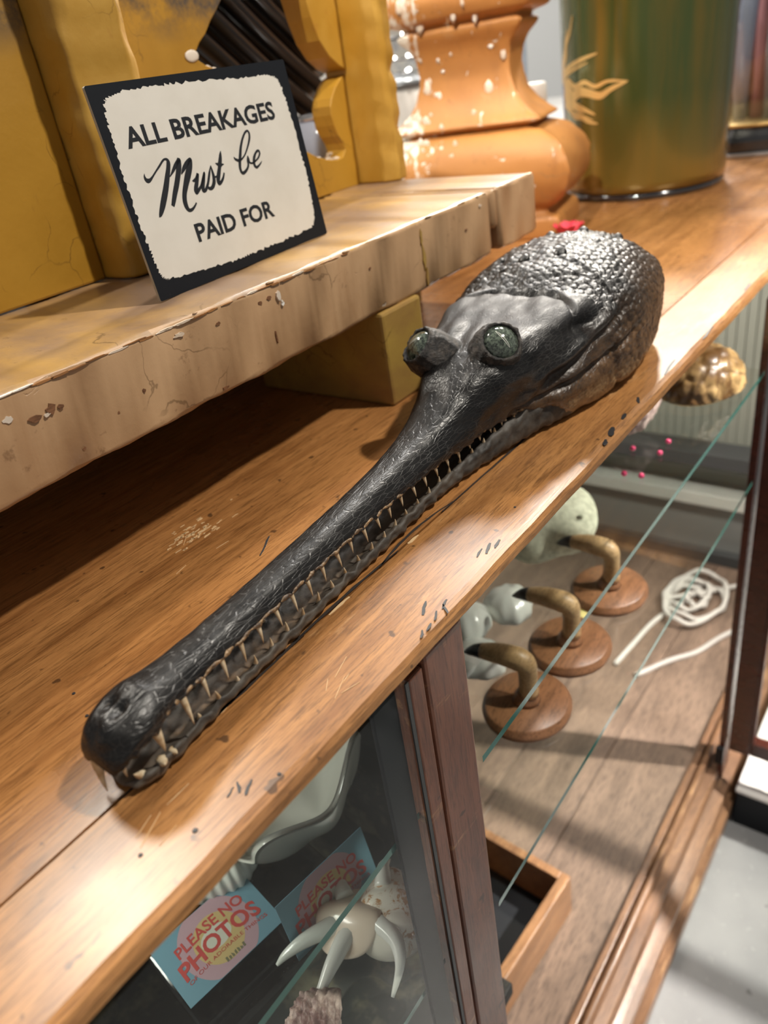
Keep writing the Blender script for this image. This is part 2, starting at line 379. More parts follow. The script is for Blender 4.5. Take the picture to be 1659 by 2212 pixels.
# carcass
box('top_rail', -.35, 3.1, .226, .25, -.0185, -TH, 'redwood', cab, .001)
box('corner_post', .262, .304, .216, .262, -.93, -TH, 'redwood', cab, .0025)
box('corner_post', 1.056, 1.094, .2125, .2225, -.93, -.045, 'door', cab, .001)
for xa, xb in ((-.34, .5), (.52, 1.3), (1.32, 1.71)): box('back_pane', xa, xb, .915, .92, -.9, -TH, 'glass', cab)
MATS['endgrey'] = flat('grey_painted_panel', (.2, .205, .195), .45); MATS['endlight'] = flat('pale_grey_ledge', (.5, .5, .46), .5); MATS['enddark'] = flat('dark_grey_panel', (.05, .052, .053), .5)
M = Mt('dark_mottled_lining', (.03, .03, .03), .7)
M.set('Base Color', M.mix(M.ramp(M.noise(16, None, 6, .65), (.5, 0.), (.68, 1.)), (.03, .03, .029), (.21, .18, .12))); MATS['mottled'] = M.m
# far end of the case, seen through the shelves
box('end_panel', 1.72, 1.735, .225, .93, -.93, -TH, 'olive', cab)
for k in range(34): box('panel_rib', 1.714, 1.722, .235 + k * .02, .238 + k * .02, -.6, -.03, 'olive', cab)
box('end_ledge', 1.66, 1.72, .225, .93, -.735, -.7, 'endlight', cab, .003)
box('end_skirting', 1.69, 1.72, .225, .93, -.9, -.735, 'endgrey', cab, .002)
box('end_skirting', 1.668, 1.69, .225, .93, -.9, -.868, 'enddark', cab, .002)
box('end_rail', 1.64, 1.71, .225, .93, -.62, -.585, 'enddark', cab, .002)
# floor of the case: boards along the counter
ys = [.262, .40, .545, .69, .93]
for a, b in zip(ys, ys[1:]): box('floor_board', -.35, 1.72, a + .0008, b - .0008, -.93, -.9, 'floorboard', cab, .0015)
# moulded base rail, stepped down to the floor
box('rail_board', -.35, 1.9, .25, .2612, -.93, -.888, 'rail', cab, .002)
prof = [(.25, -1.0), (.25, -.899), (.243, -.893), (.2385, -.899), (.236, -.91), (.221, -.913), (.218, -.921), (.219, -.94), (.21, -.944), (.2, -.949), (.1985, -.957), (.2005, -.966), (.195, -.971), (.1885, -.978), (.188, -.99), (.19, -1.02), (.2, FZ), (.25, FZ)]
prism('base_moulding', prof, 0, -.35, 1.9, 'rail', cab)
prism('base_bead', [(.2415 + .006 * math.cos(a), -.8935 + .006 * math.sin(a)) for a in np.linspace(0, 2 * math.pi, 12, endpoint=False)], 0, -.35, 1.9, 'rail', cab, 0, True)
box('plinth_back', -.35, 1.9, .26, .92, FZ, -.93, 'redwood', cab)
# left bay: closed glazed door, dark strip for a glass reflection and dark lower deck
st = lab(bmobj('door', boxbm(.2465, .2605, .2165, .236, -.9, -.02, .0015), 'redwood', cab), 'closed glazed door frame of the left bay')
def sub(name, x0, x1, y0, y1, z0, z1, mat, par, bev=0): return box(name, x0, x1, y0, y1, z0, z1, mat, par, bev)
sub('door_rail', -.35, .2465, .2165, .236, -.9, -.86, 'redwood', st, .002)
sub('door_pane', -.35, .2465, .218, .2205, -.86, -.02, 'glass', st)
sub('glazing_bead', .2435, .2465, .2168, .2178, -.86, -.02, 'enddark', st)
MATS['blacksteel'] = flat('dark_grey_metal', (.014, .015, .018), .5, spec=.2)
up = box('reflection_strip', .219, .2405, .2225, .2255, -.9, -TH, 'blacksteel', cab, .0008)  # dark strip modelled in place of a reflection in the glazing
box('left_deck', -.35, .388, .264, .912, -.62, -.6, 'mottled', cab, .002)
box('partition', .3885, .397, .293, .912, -.9, -.0185, 'mottled', cab, .001)
# open door swung out at the far post
dd = box('door', 1.062, 1.09, .173, .2075, -.86, -.03, 'door', cab, .002); lab(dd, 'open dark red mahogany glazed door at the far post')
sub('door_rail', 1.064, 1.088, -.45, .173, -.86, -.83, 'door', dd, .003); sub('door_rail', 1.064, 1.088, -.45, .173, -.075, -.03, 'door', dd, .004)
sub('door_stile', 1.064, 1.092, -.495, -.45, -.86, -.03, 'door', dd, .002); sub('door_pane', 1.074, 1.077, -.45, .173, -.83, -.075, 'glass', dd)
sub('glazing_bead', 1.060, 1.066, .168, .173, -.83, -.07, 'door', dd, .001); sub('glazing_bead', 1.060, 1.066, -.45, .168, -.83, -.824, 'door', dd, .001)
# door check at the foot of the far post
box('door_hinge', 1.048, 1.0555, .2125, .226, -.89, -.85, 'blacksteel', cab, .001)

# glass shelves: sheets with green edges
def shelf(x0, x1, z, label, y0=.2135):
    xn = .384 if x0 < 0 else x1                     # the left sheets are notched round the corner post
    pg = [(x0, y0), (x1, y0), (x1, .265), (xn, .265), (xn, .9), (x0, .9)] if x0 < 0 else [(x0, y0), (x1, y0), (x1, .9), (.402, .9), (.402, .2625), (x0, .2625)]
    o = prism('glass_shelf', pg, 2, z - .006, z, None)
    o.data.materials.append(MATS['glass']); o.data.materials.append(MATS['glassedge'])
    for p in o.data.polygons:
        if p.normal.y < -.9 and p.center.y + o.location.y < y0 + .02: p.material_index = 1
    return tag(o, label, 'shelf', 'glass shelves in the cabinet')
shelf(.306, 1.05, -.137, 'upper clear glass shelf with green edge under the scaly brown shell')
shelf(.306, 1.05, -.303, 'lower clear glass shelf with green edge under the three wooden birds')
shelf(-.34, .26, -.137, 'upper clear glass shelf of left bay, green edge crossing the spider conch', .2265)
shelf(-.34, .26, -.303, 'lower clear glass shelf of left bay under the cards and spider conch', .2265)

# white platform with black front beyond the aisle
pl = thing('floor_platform', 'low white topped platform with black front on the concrete floor', 'platform', (1.6, -.4, FZ))
MATS['white'] = flat('white_laminate', (.78, .77, .76), .35)
box('platform_top', 1.05, 2.1, -.9, .186, FZ + .083, FZ + .09, 'white', pl, .002)
box('platform_base', 1.052, 2.09, -.89, .184, FZ, FZ + .083, 'cardblack', pl, .001)

# ================================================================ gharial head
gh = thing('gharial_head', 'mounted gharial head with long toothed snout lying along the wooden counter', 'animal head', (.6, .32, 0))
cl = lambda x: .284 + (x - .1) * .075 + .0 * x
# half sections, from the crown down: top z, (shoulder v,z), (mid v,z), (widest v,z), (lip v,z), palate z
ST = [
 (0.0985, 0.026, 0.003, 0.0255, 0.005, 0.0245, 0.006, 0.02375, 0.005, 0.02321, 0.02521),
 (0.1, 0.031, 0.006, 0.03, 0.0105, 0.027, 0.0125, 0.02347, 0.011, 0.02083, 0.02283),
 (0.1045, 0.0365, 0.0085, 0.035, 0.0145, 0.03, 0.0165, 0.0272, 0.0145, 0.0235, 0.025),
 (0.112, 0.0415, 0.0095, 0.04, 0.0168, 0.034, 0.0185, 0.0302, 0.0165, 0.0262, 0.0275),
 (0.121, 0.0435, 0.0095, 0.042, 0.0172, 0.0365, 0.0188, 0.0318, 0.0168, 0.0275, 0.029),
 (0.131, 0.044, 0.009, 0.0425, 0.0155, 0.0375, 0.0172, 0.03222, 0.0155, 0.0298, 0.031),
 (0.143, 0.0425, 0.0085, 0.041, 0.0135, 0.0365, 0.015, 0.03305, 0.0138, 0.0305, 0.0325),
 (0.158, 0.0415, 0.008, 0.04, 0.0122, 0.0355, 0.0138, 0.03219, 0.0128, 0.02991, 0.03191),
 (0.18, 0.041, 0.0078, 0.0395, 0.012, 0.035, 0.0136, 0.0319, 0.0126, 0.03, 0.032),
 (0.23, 0.0415, 0.0078, 0.04, 0.0121, 0.0352, 0.0137, 0.0322, 0.0127, 0.0305, 0.0325),
 (0.29, 0.043, 0.008, 0.0415, 0.0126, 0.0362, 0.0143, 0.0324, 0.0132, 0.0308, 0.0328),
 (0.34, 0.045, 0.0085, 0.0435, 0.0137, 0.0375, 0.0158, 0.0329, 0.0145, 0.0305, 0.0325),
 (0.38, 0.0485, 0.0098, 0.0468, 0.016, 0.04, 0.0186, 0.0339, 0.0165, 0.0305, 0.0325),
 (0.41, 0.054, 0.0125, 0.052, 0.0195, 0.0435, 0.0225, 0.03559, 0.019, 0.0296, 0.0316),
 (0.435, 0.062, 0.0165, 0.0595, 0.024, 0.048, 0.0262, 0.03781, 0.022, 0.02831, 0.03031),
 (0.46, 0.0725, 0.0235, 0.07, 0.031, 0.055, 0.0300, 0.04150, 0.0245, 0.0285, 0.028),
 (0.48, 0.08, 0.031, 0.078, 0.0385, 0.062, 0.0345, 0.044, 0.028, 0.0285, 0.026),
 (0.5, 0.0845, 0.0375, 0.083, 0.046, 0.067, 0.041, 0.046, 0.0335, 0.0275, 0.023),
 (0.53, 0.0885, 0.043, 0.087, 0.0545, 0.069, 0.0520, 0.046, 0.045, 0.0205, 0.012),
 (0.56, 0.0915, 0.048, 0.09, 0.0625, 0.07, 0.064, 0.04, 0.057, 0.004, 0.0015),
 (0.585, 0.093, 0.051, 0.091, 0.069, 0.072, 0.071, 0.04, 0.063, 0.003, 0.001),
 (0.605, 0.0945, 0.052, 0.0905, 0.074, 0.074, 0.077, 0.041, 0.068, 0.003, 0.001),
 (0.63, 0.104, 0.052, 0.096, 0.08, 0.077, 0.084, 0.042, 0.074, 0.004, 0.001),
 (0.66, 0.11, 0.054, 0.1, 0.085, 0.0782, 0.089, 0.043, 0.078, 0.006, 0.001),
 (0.6879, 0.113, 0.0545, 0.1025, 0.0855, 0.0791, 0.089, 0.044, 0.0775, 0.008, 0.001),
 (0.7158, 0.1141, 0.053, 0.1036, 0.0835, 0.07912, 0.087, 0.044, 0.075, 0.009, 0.001),
 (0.7437, 0.111, 0.04988, 0.1, 0.07938, 0.0767, 0.08287, 0.044, 0.06987, 0.01, 0.001),
 (0.767, 0.1035, 0.04394, 0.0925, 0.07194, 0.07135, 0.07494, 0.043, 0.06194, 0.012, 0.003),
 (0.7809, 0.0922, 0.03638, 0.0822, 0.06038, 0.06314, 0.06338, 0.042, 0.05138, 0.016, 0.008),
 (0.7902, 0.075, 0.022, 0.069, 0.039, 0.055, 0.041, 0.043, 0.034, 0.025, 0.02),
 (0.7935, 0.056, 0.005, 0.054, 0.012, 0.049, 0.013, 0.045, 0.01, 0.038, 0.035)]
ST = np.array(ST)
NT = 400
xs = np.concatenate([np.linspace(.0985, .112, 22), np.linspace(.113, .16, 44), np.linspace(.161, .43, 170), np.linspace(.431, .59, 130), np.linspace(.591, .772, 214), np.linspace(.773, 0.7935, 30)])
Pm = pchip(ST[:, 0], ST[:, 1:], xs)
# tooth stations on each side
tooth_x = [.1255] + [.145 + .0147 * k for k in range(26)]
lip_bump = sum(np.exp(-((xs - t) / .0032) ** 2) for t in tooth_x) * np.where(xs < .5, .0012, 0.) * np.where(xs > .12, 1, 0)
def periodic(K, n):
    """uniform periodic Catmull-Rom through 10 points for each station"""
    S_, m_ = K.shape[0], K.shape[1]; u = np.arange(n) * m_ / n; i = u.astype(int); t = (u - i)[None, :, None]
    a, b, c, d = (K[:, (i + k) % m_] for k in (-1, 0, 1, 2))
    return .5 * (2 * b + (c - a) * t + (2 * a - 5 * b + 4 * c - d) * t * t + (3 * b - a - 3 * c + d) * t ** 3)
zt, vs, zs, vm, zm, vw, zw, vb, zb, z0 = Pm.T
zbl = zb - lip_bump; vbl = vb + lip_bump * .35
Z = np.zeros_like(zt)
half = [(Z, zt), (vs, zs), (vm, zm), (vw, zw), (vbl, zbl), (Z, z0), (-vbl, zbl), (-vw, zw), (-vm, zm), (-vs, zs)]
K = np.stack([np.stack(h, -1) for h in half], 1)
G = periodic(K, NT)                      # stations x NT x (v,z)
X = np.repeat(xs[:, None], NT, 1); Vv = G[..., 0]; Zz = np.maximum(G[..., 1], .0006)
def hexcells(u, v, size, jit=.28, seed=3):
    r = np.random.default_rng(seed); tab = r.uniform(-jit, jit, (2, 97, 89)); th = r.uniform(.5, 1., (97, 89))
    d1 = np.full(u.shape, 9.); d2 = d1.copy(); hh = np.zeros(u.shape)
    a = u / size; b = v / (size * .866); ib = np.floor(b).astype(int)
    for dj in (-1, 0, 1, 2):
        jb = ib + dj; ia = np.floor(a - .5 * (jb % 2)).astype(int)
        for di in (-1, 0, 1, 2):
            ja = ia + di; px = ja + .5 * (jb % 2) + tab[0, ja % 97, jb % 89]; py = jb + tab[1, ja % 97, jb % 89]
            d = np.hypot(a - px, (b - py) * .866)
            nw = d < d1; d2 = np.where(nw, d1, np.minimum(d2, d)); hh = np.where(nw, th[ja % 97, jb % 89], hh); d1 = np.where(nw, d, d1)
    return d1, d2, hh
def snoise(p, seed=0):
    """cheap smooth noise: sum of random plane waves"""
    r = np.random.default_rng(seed); o = np.zeros(p[0].shape)
    for k in range(14):
        f = r.normal(size=3); f /= np.linalg.norm(f); f *= r.uniform(.6, 1.8); o += np.sin(f[0] * p[0] + f[1] * p[1] + f[2] * p[2] + r.uniform(0, 6.28))
    return o / 3.7
# arc coordinate
dA = np.hypot(np.diff(Vv, axis=1, append=Vv[:, :1]), np.diff(Zz, axis=1, append=Zz[:, :1])); arc = np.cumsum(dA, 1)
sstep = lambda a, b, t: (lambda q: q * q * (3 - 2 * q))(np.clip((t - a) / (b - a), 0, 1))
D = np.zeros_like(X); AV = np.abs(Vv)
sgn = np.where(np.arange(NT) < NT / 2, 1, -1)[None, :] * np.ones_like(X)     # +1: far side of the axis (y+)
arcs = np.minimum(arc, arc[:, -1:] - arc)
d1, d2, hh = hexcells(X * .9, arcs * sgn, .0078)
neck = sstep(.596, .615, X)
dome = np.clip((d2 - d1) * 2.6, 0, 1) ** .6
D += neck * (dome * .0013 * (.45 + .7 * hh) - .0006) * sstep(.0, .012, Zz)
d1b, d2b, hb = hexcells(X, arcs * sgn, .0042, .3, 9)
D += (1 - neck) * sstep(.5, .56, X) * sstep(.055, .04, Zz) * (np.clip((d2b - d1b) * 2.6, 0, 1) ** .6 * .0007)
# crease behind the skull table, with raised corners
cre = np.exp(-((X - (.598 - 6.5 * np.maximum(AV - .025, 0) ** 1.6)) / .0045) ** 2)
D -= .0055 * cre * sstep(.06, .085, Zz) * sstep(.068, .05, AV)
D += .0026 * np.exp(-((X - .572) / .022) ** 2 - ((AV - .05) / .011) ** 2) * sstep(.07, .085, Zz)
# temporal hollow and fold behind the eye
D -= .006 * np.exp(-((X - .575) / .02) ** 2 - ((Zz - .076) / .007) ** 2) * sstep(.05, .058, AV)
D += .003 * np.exp(-((Zz - .063 - .25 * (X - .56)) / .0045) ** 2) * sstep(.50, .53, X) * sstep(.64, .60, X) * sstep(.03, .05, AV)
D -= .0045 * np.exp(-((Zz - .052 - .30 * (X - .56)) / .004) ** 2) * sstep(.50, .53, X) * sstep(.65, .61, X) * sstep(.03, .045, AV)
# jaw line groove, running back from the corner of the mouth
ml = .031 + .10 * np.maximum(X - .5, 0) + 1.0 * np.maximum(X - .56, 0) ** 2
D -= .0035 * np.exp(-((Zz - ml) / .0026) ** 2) * sstep(.485, .50, X) * sstep(.67, .62, X)
D += .0022 * np.exp(-((Zz - ml - .007) / .004) ** 2) * sstep(.485, .52, X) * sstep(.67, .62, X)
D += .0018 * np.exp(-((Zz - ml + .009) / .005) ** 2) * sstep(.50, .53, X) * sstep(.67, .62, X)
# neck folds
for fx, am in ((.622, .0022), (.64, .0016), (.76, .002), (.735, .0012)):
    D -= am * np.exp(-((X - fx - .012 * np.sin(arcs * 45 + fx * 90)) / .0035) ** 2) * sstep(.0, .03, AV)
# nostril pits on the snout tip
for s in (1, -1):
    D -= .0032 * np.exp(-(((X - .1175) / .0040) ** 2 + ((Vv - s * .0042) / .0028) ** 2)) * sstep(.03, .036, Zz)
D += .0016 * np.exp(-(((X - .119) / .011) ** 2 - 1) ** 2 * 2) * np.exp(-(AV / .009) ** 2) * sstep(.034, .039, Zz) * .6
D += .0016 * np.exp(-((X - .105) / .005) ** 2 - ((AV - .007) / .006) ** 2) * sstep(.03, .036, Zz)
# leathery unevenness
D += .0006 * snoise((X * 180, Vv * 260, Zz * 260), 1) * sstep(.40, .47, X) + .00012 * snoise((X * 260, Vv * 600, Zz * 600), 2)
D += .0009 * snoise((X * 70, Vv * 220, Zz * 220), 5) * sstep(.45, .52, X) * (1 - neck)
rim = np.exp(-((Zz - zbl[:, None]) / .0018) ** 2) * (X < .5)
D += rim * .0006 * snoise((X * 1500, Vv * 900, Zz * 900), 4)
def displaced(X, V, Zq, D):
    P = np.stack([X, V, Zq], -1); du = np.gradient(P, axis=0); dv = (np.roll(P, -1, 1) - np.roll(P, 1, 1)) / 2
    N = np.cross(du, dv); N /= np.linalg.norm(N, axis=-1, keepdims=True) + 1e-12
    cen = P.mean(1, keepdims=True); flip = np.sign(((P - cen) * N).sum(-1).mean()); return P + N * flip * D[..., None]
P = displaced(X, Vv, Zz, D)
P[..., 2] = np.maximum(P[..., 2], .0006)
WY = P[..., 1] + cl(P[..., 0])
verts = np.stack([P[..., 0], WY, P[..., 2]], -1).reshape(-1, 3)
F = grid_faces(len(xs), NT, True, True); F.append(tuple(range(NT))); F.append(tuple(range((len(xs) - 1) * NT, len(xs) * NT))[::-1])

def hide(name, jaw=False):
    M = Mt(name, (.03, .028, .027), .38, spec=.36)
    p = M.sep(); x, z = p[0], p[2]
    n1 = M.noise(28, None, 6, .65); n2 = M.noise(110, None, 5, .7)
    blk = M.mix(M.ramp(n1, (.35, 0.), (.7, 1.)), (.003, .003, .0035), (.013, .012, .0115))
    brn = M.mix(M.ramp(n2, (.35, 0.), (.7, 1.)), (.05, .026, .013), (.2, .108, .048))
    tan = M.mix(M.ramp(n2, (.3, 0.), (.65, 1.)), (.2, .115, .05), (.46, .3, .15))
    # flank colour: brown low on the cheek and throat (head origin lies on the counter)
    ztop = M.node('ShaderNodeMapRange', {'Value': x, 1: -.22, 2: .1, 3: .002, 4: .1}).outputs[0]
    h = M.math('SUBTRACT', M.math('ADD', z, M.math('MULTIPLY', M.math('SUBTRACT', n1, .5), .035)), ztop)
    c = M.mix(M.ramp(M.node('ShaderNodeMapRange', {'Value': h, 1: -.035, 2: .008}).outputs[0], (0, 0.), (1, 1.)), brn, blk)
    lo = M.node('ShaderNodeMapRange', {'Value': M.math('ADD', z, M.math('MULTIPLY', M.math('SUBTRACT', n2, .5), .012)), 1: .005, 2: .03}).outputs[0]
    # grey bloom on the flat skull table
    gy = M.math('MULTIPLY', M.node('ShaderNodeMapRange', {'Value': z, 1: .082, 2: .09}).outputs[0], M.node('ShaderNodeMapRange', {'Value': x, 1: .0, 2: -.03}).outputs[0])
    c = M.mix(M.math('MULTIPLY', gy, M.ramp(n1, (.3, .45), (.7, .8))), c, (.045, .045, .049))
    back = M.node('ShaderNodeMapRange', {'Value': x, 1: -.17, 2: -.05}).outputs[0]
    c = M.mix(M.math('MULTIPLY', back, M.ramp(lo, (0, .9), (1, 0.))), c, tan)
    # crackle
    cv = M.vec((50, 160, 160)); ck = M.voro(1, M.vec((95, 430, 430)), 'DISTANCE_TO_EDGE'); ck2 = M.voro(1, M.vec((190, 620, 620)), 'DISTANCE_TO_EDGE')
    ln = M.math('MULTIPLY', M.ramp(ck, (.015, 1.), (.055, 0.)), M.ramp(M.noise(25, None, 3), (.36, .1), (.58, .8)))
    c = M.mix(ln, c, (.052, .05, .048))
    M.set('Base Color', c)
    M.set('Roughness', M.math('ADD', M.ramp(n2, (.3, .26), (.7, .4)), M.math('MULTIPLY', gy, .22)))
    b = M.bump(M.ramp(ck, (0, 0.), (.09, 1.)), .3, .0004)
    b = M.bump(M.ramp(ck2, (0, 0.), (.12, 1.)), .1, .0003, b)
    M.bump(n2, .14, .0005, b)
    return M.m
MATS['hide'] = hide('dark_crocodile_hide')
M = Mt('dried_gum_skin', (.06, .05, .04), .6)
n1 = M.noise(40, M.vec((.5, 1.4, 1)), 6, .7); z = M.sep()[2]
c = M.mix(M.ramp(n1, (.35, 0.), (.68, 1.)), (.02, .017, .0145), (.105, .088, .07))
x = M.sep()[0]
low = M.node('ShaderNodeMapRange', {'Value': z, 1: .0022, 2: .0058}).outputs[0]
c = M.mix(M.ramp(low, (0, 0.), (1, 1.)), M.mix(M.ramp(M.noise(130, None, 4, .7), (.35, 0.), (.7, 1.)), (.07, .038, .018), (.3, .18, .085)), c)
M.set('Base Color', c); M.bump(M.noise(150, None, 5, .7), .5, .0012); MATS['gum'] = M.m
M = Mt('rough_lip_skin', (.12, .075, .04), .55)
M.set('Base Color', M.mix(M.ramp(M.noise(260, None, 3), (.38, 0.), (.64, 1.)), (.045, .025, .014), (.28, .175, .085))); M.bump(M.voro(420), .6, .001); MATS['lip'] = M.m
M = Mt('aged_ivory_tooth', (.6, .48, .3), .35, coat=.2); z = M.sep()[2]
M.set('Base Color', M.mix(M.ramp(M.noise(140, None, 4), (.35, 0.), (.65, 1.)), (.4, .27, .14), (.68, .58, .41))); MATS['tooth'] = M.m

skin = lab(mesh('skull_skin', verts, F, 'hide', gh, True), 'upper jaw, skull and neck hide')
# rough scaly lip along both sides of the upper jaw
for s, nm in ((-1, 'near'), (1, 'far')):
    q = np.where((xs > .118) & (xs < .515))[0][::2]
    V, Fx = tube_vf([(xs[i], s * (vbl[i] + .0006) + cl(xs[i]), zbl[i] + .0012) for i in q], [.0011 + .0003 * math.sin(i * 1.9) + .0004 * math.sin(i * .83) for i in q], 8)
    mesh('lip', V, Fx, 'lip', gh, True)

# lower jaw
LJ = np.array([
 (.1055, .0065, .0070, .003), (.108, .0110, .0085, .002), (.113, .0142, .0095, .001), (.12, .0160, .0098, .0008), (.130, .0158, .0098, .0008), (.142, .0142, .0092, .0008),
 (.17, .0134, .0088, .0008), (.25, .0136, .0092, .0008), (.34, .0155, .0105, .0008), (.40, .0180, .0125, .0008), (.44, .0235, .0160, .0008), (.48, .0335, .0225, .0008), (.52, .0450, .0300, .0008), (.56, .0600, .0350, .001), (.60, .066, .036, .002), (.62, .05, .03, .006)])
xl = np.concatenate([np.linspace(.1055, .12, 20), np.linspace(.121, .5, 230), np.linspace(.502, .62, 50)])
w_, t_, b_ = pchip(LJ[:, 0], LJ[:, 1:], xl).T
low_x = [.1225, .134] + [.152 + .0147 * k for k in range(25)]
lb = sum(np.exp(-((xl - t) / .003) ** 2) for t in low_x) * np.where(xl < .5, .0009, 0)
edge_w = .0004 * np.sin(xl * 330) + .0004 * np.sin(xl * 521 + 1)
w_ = w_ + edge_w * (xl > .125)
Zl = np.zeros_like(xl)
half = [(Zl, t_ - .0042), (w_ * .5, t_ - .0036), (w_ * .86, t_ + lb - .0008), (w_, t_ * .62 + .001), (w_ * .9, b_ + .0016), (Zl, b_), (-w_ * .9, b_ + .0016), (-w_, t_ * .62 + .001), (-w_ * .86, t_ + lb - .0008), (-w_ * .5, t_ - .0036)]
Gl = periodic(np.stack([np.stack(h, -1) for h in half], 1), 72)
Xl = np.repeat(xl[:, None], 72, 1); Dl = .0006 * snoise((Xl * 500, Gl[..., 0] * 700, Gl[..., 1] * 900), 7)
Pl = displaced(Xl, Gl[..., 0], Gl[..., 1], Dl); Pl[..., 2] = np.maximum(Pl[..., 2], .0006)
V = np.stack([Pl[..., 0], Pl[..., 1] + cl(Pl[..., 0]), Pl[..., 2]], -1).reshape(-1, 3)
F = grid_faces(len(xl), 72, True, True); F.append(tuple(range(72))); F.append(tuple(range((len(xl) - 1) * 72, len(xl) * 72))[::-1])
lab(mesh('lower_jaw', V, F, 'gum', gh, True), 'dry grey brown lower jaw')
# teeth: slender, curved, one object each
def tooth(root, direc, L, r, curl):
    d = Vector(direc).normalized(); cv = Vector(curl); pts = [Vector(root) - d * .0022 + d * ((L + .0022) * t) + cv * (L * t * t) for t in np.linspace(0, 1, 8)]
    tube('tooth', [p[:] for p in pts], [r * (1 - .93 * t ** 1.4) * (1.12 if k == 0 else 1) for k, t in enumerate(np.linspace(0, 1, 8))], 'tooth', gh, 8)
for s in (-1, 1):
    for k, t in enumerate(tooth_x[1:]):
        i = int(np.argmin(abs(xs - t))); L = .0125 - .00030 * k + random.uniform(-.0012, .001)
        if k == 0: L = .0155
        if k > 19: L = .0045
        if s == 1 and k > 22: continue
        tooth((t, s * (vbl[i] - .0006) + cl(t), zbl[i] + .0008), (-.18 + random.uniform(-.12, .12), s * .62, -1), L, .0017 if k else .0022, (.05, -s * .2, -.12))
    for k, t in enumerate(low_x[2:]):
        if random.random() < .08: continue
        i = int(np.argmin(abs(xl - t))); L = .0068 - .00012 * k + random.uniform(-.001, .001)
        if k in (0, 2): L *= .4
        if k > 19: L = .0035
        tooth((t, s * w_[i] * .82 + cl(t), t_[i] + .0004), (-.15 + random.uniform(-.15, .15), s * .35, 1), L, .0015, (0, -s * .2, 0))
# the big front fangs
tooth((.1245, -.0158 + cl(.1245), .0285), (-.05, -.42, -1), .0125, .0031, (0, .1, 0))
tooth((.1245, .0158 + cl(.1245), .0285), (-.05, .42, -1), .0125, .0031, (0, -.1, 0))
tooth((.1015, .0025 + cl(.1), .0225), (-.28, .08, -1), .0175, .0029, (.1, -.25, 0))
tooth((.1035, .0085 + cl(.1), .0225), (-.3, .3, -1), .0135, .0024, (.1, -.1, 0))
tooth((.1060, -.0105 + cl(.1), .0240), (-.25, -.35, -1), .009, .0019, (.1, .1, 0))
tooth((.1115, -.0105 + cl(.11), .0085), (-.5, -.25, .55), .0062, .0024, (.1, 0, .1))
tooth((.1225, -.0150 + cl(.12), .0085), (-.25, -.75, .35), .0048, .0029, (0, 0, 0))
tooth((.1300, -.0152 + cl(.13), .008), (-.1, -.9, .2), .0030, .0022, (0, 0, 0))
tooth((.1115, .0105 + cl(.11), .0085), (-.5, .25, .55), .0062, .0024, (.1, 0, .1))
# nostril slits
for s in (-1, 1):
    cx, cy = .1172, s * .0046 + cl(.1172)
    V, Fx = tube_vf([(cx + .0034 * math.cos(a), cy + s * .0016 * math.sin(a),   .0402 - .0003 * abs(math.cos(a))) for a in np.linspace(.2, 2.9, 9)], [.0003, .0006, .0008, .0009, .0009, .0008, .0007, .0005, .0002], 8)
    mesh('nostril', V, Fx, 'darkgap', gh, True)
# small raised scutes on the nape
def scute(x, v, r, h):
    j = int(np.argmin(abs(xs - x))); sel = P[j]; up = sel[:, 2] > .05; i = int(np.argmin(np.where(up, abs(sel[:, 1] - v), 9)))
    b = verts.reshape(len(xs), NT, 3)[j, i]; n_ = Vector((-.15, (v) * 7, 1)).normalized(); bm = bmesh.new()
    pr = [(1, -.25), (.95, .12), (.7, .5), (.4, .85), (.12, 1.05)]; seg = 12; rings = []
    q = Vector((0, 0, 1)).rotation_difference(n_)
    for rr, hz in pr: rings.append([bm.verts.new(Vector(b) + q @ Vector((rr * r * 1.25 * math.cos(a) + .0012 * hz * 1.5, rr * r * math.sin(a) * (1 + .12 * math.sin(3 * a)), h * .55 * hz))) for a in np.linspace(0, 2 * math.pi, seg, endpoint=False)])
    for A, B in zip(rings, rings[1:]):
        for k in range(seg): bm.faces.new((A[k], A[(k + 1) % seg], B[(k + 1) % seg], B[k]))
    bm.faces.new(rings[-1]); bm.faces.new(rings[0][::-1]); bmobj('scute', bm, 'hide', gh, True)
for x, v, r, h in ((.655, .022, .0055, .006), (.664, -.010, .0058, .0062), (.664, .052, .004, .004), (.735, .03, .006, .006), (.738, -.004, .006, .006), (.748, -.036, .0055, .005), (.752, .055, .005, .005), (.70, .042, .004, .0035), (.705, -.03, .004, .003), (.77, .012, .005, .005), (.772, -.022, .005, .005), (.64, .038, .0035, .003)): scute(x, v, r, h)

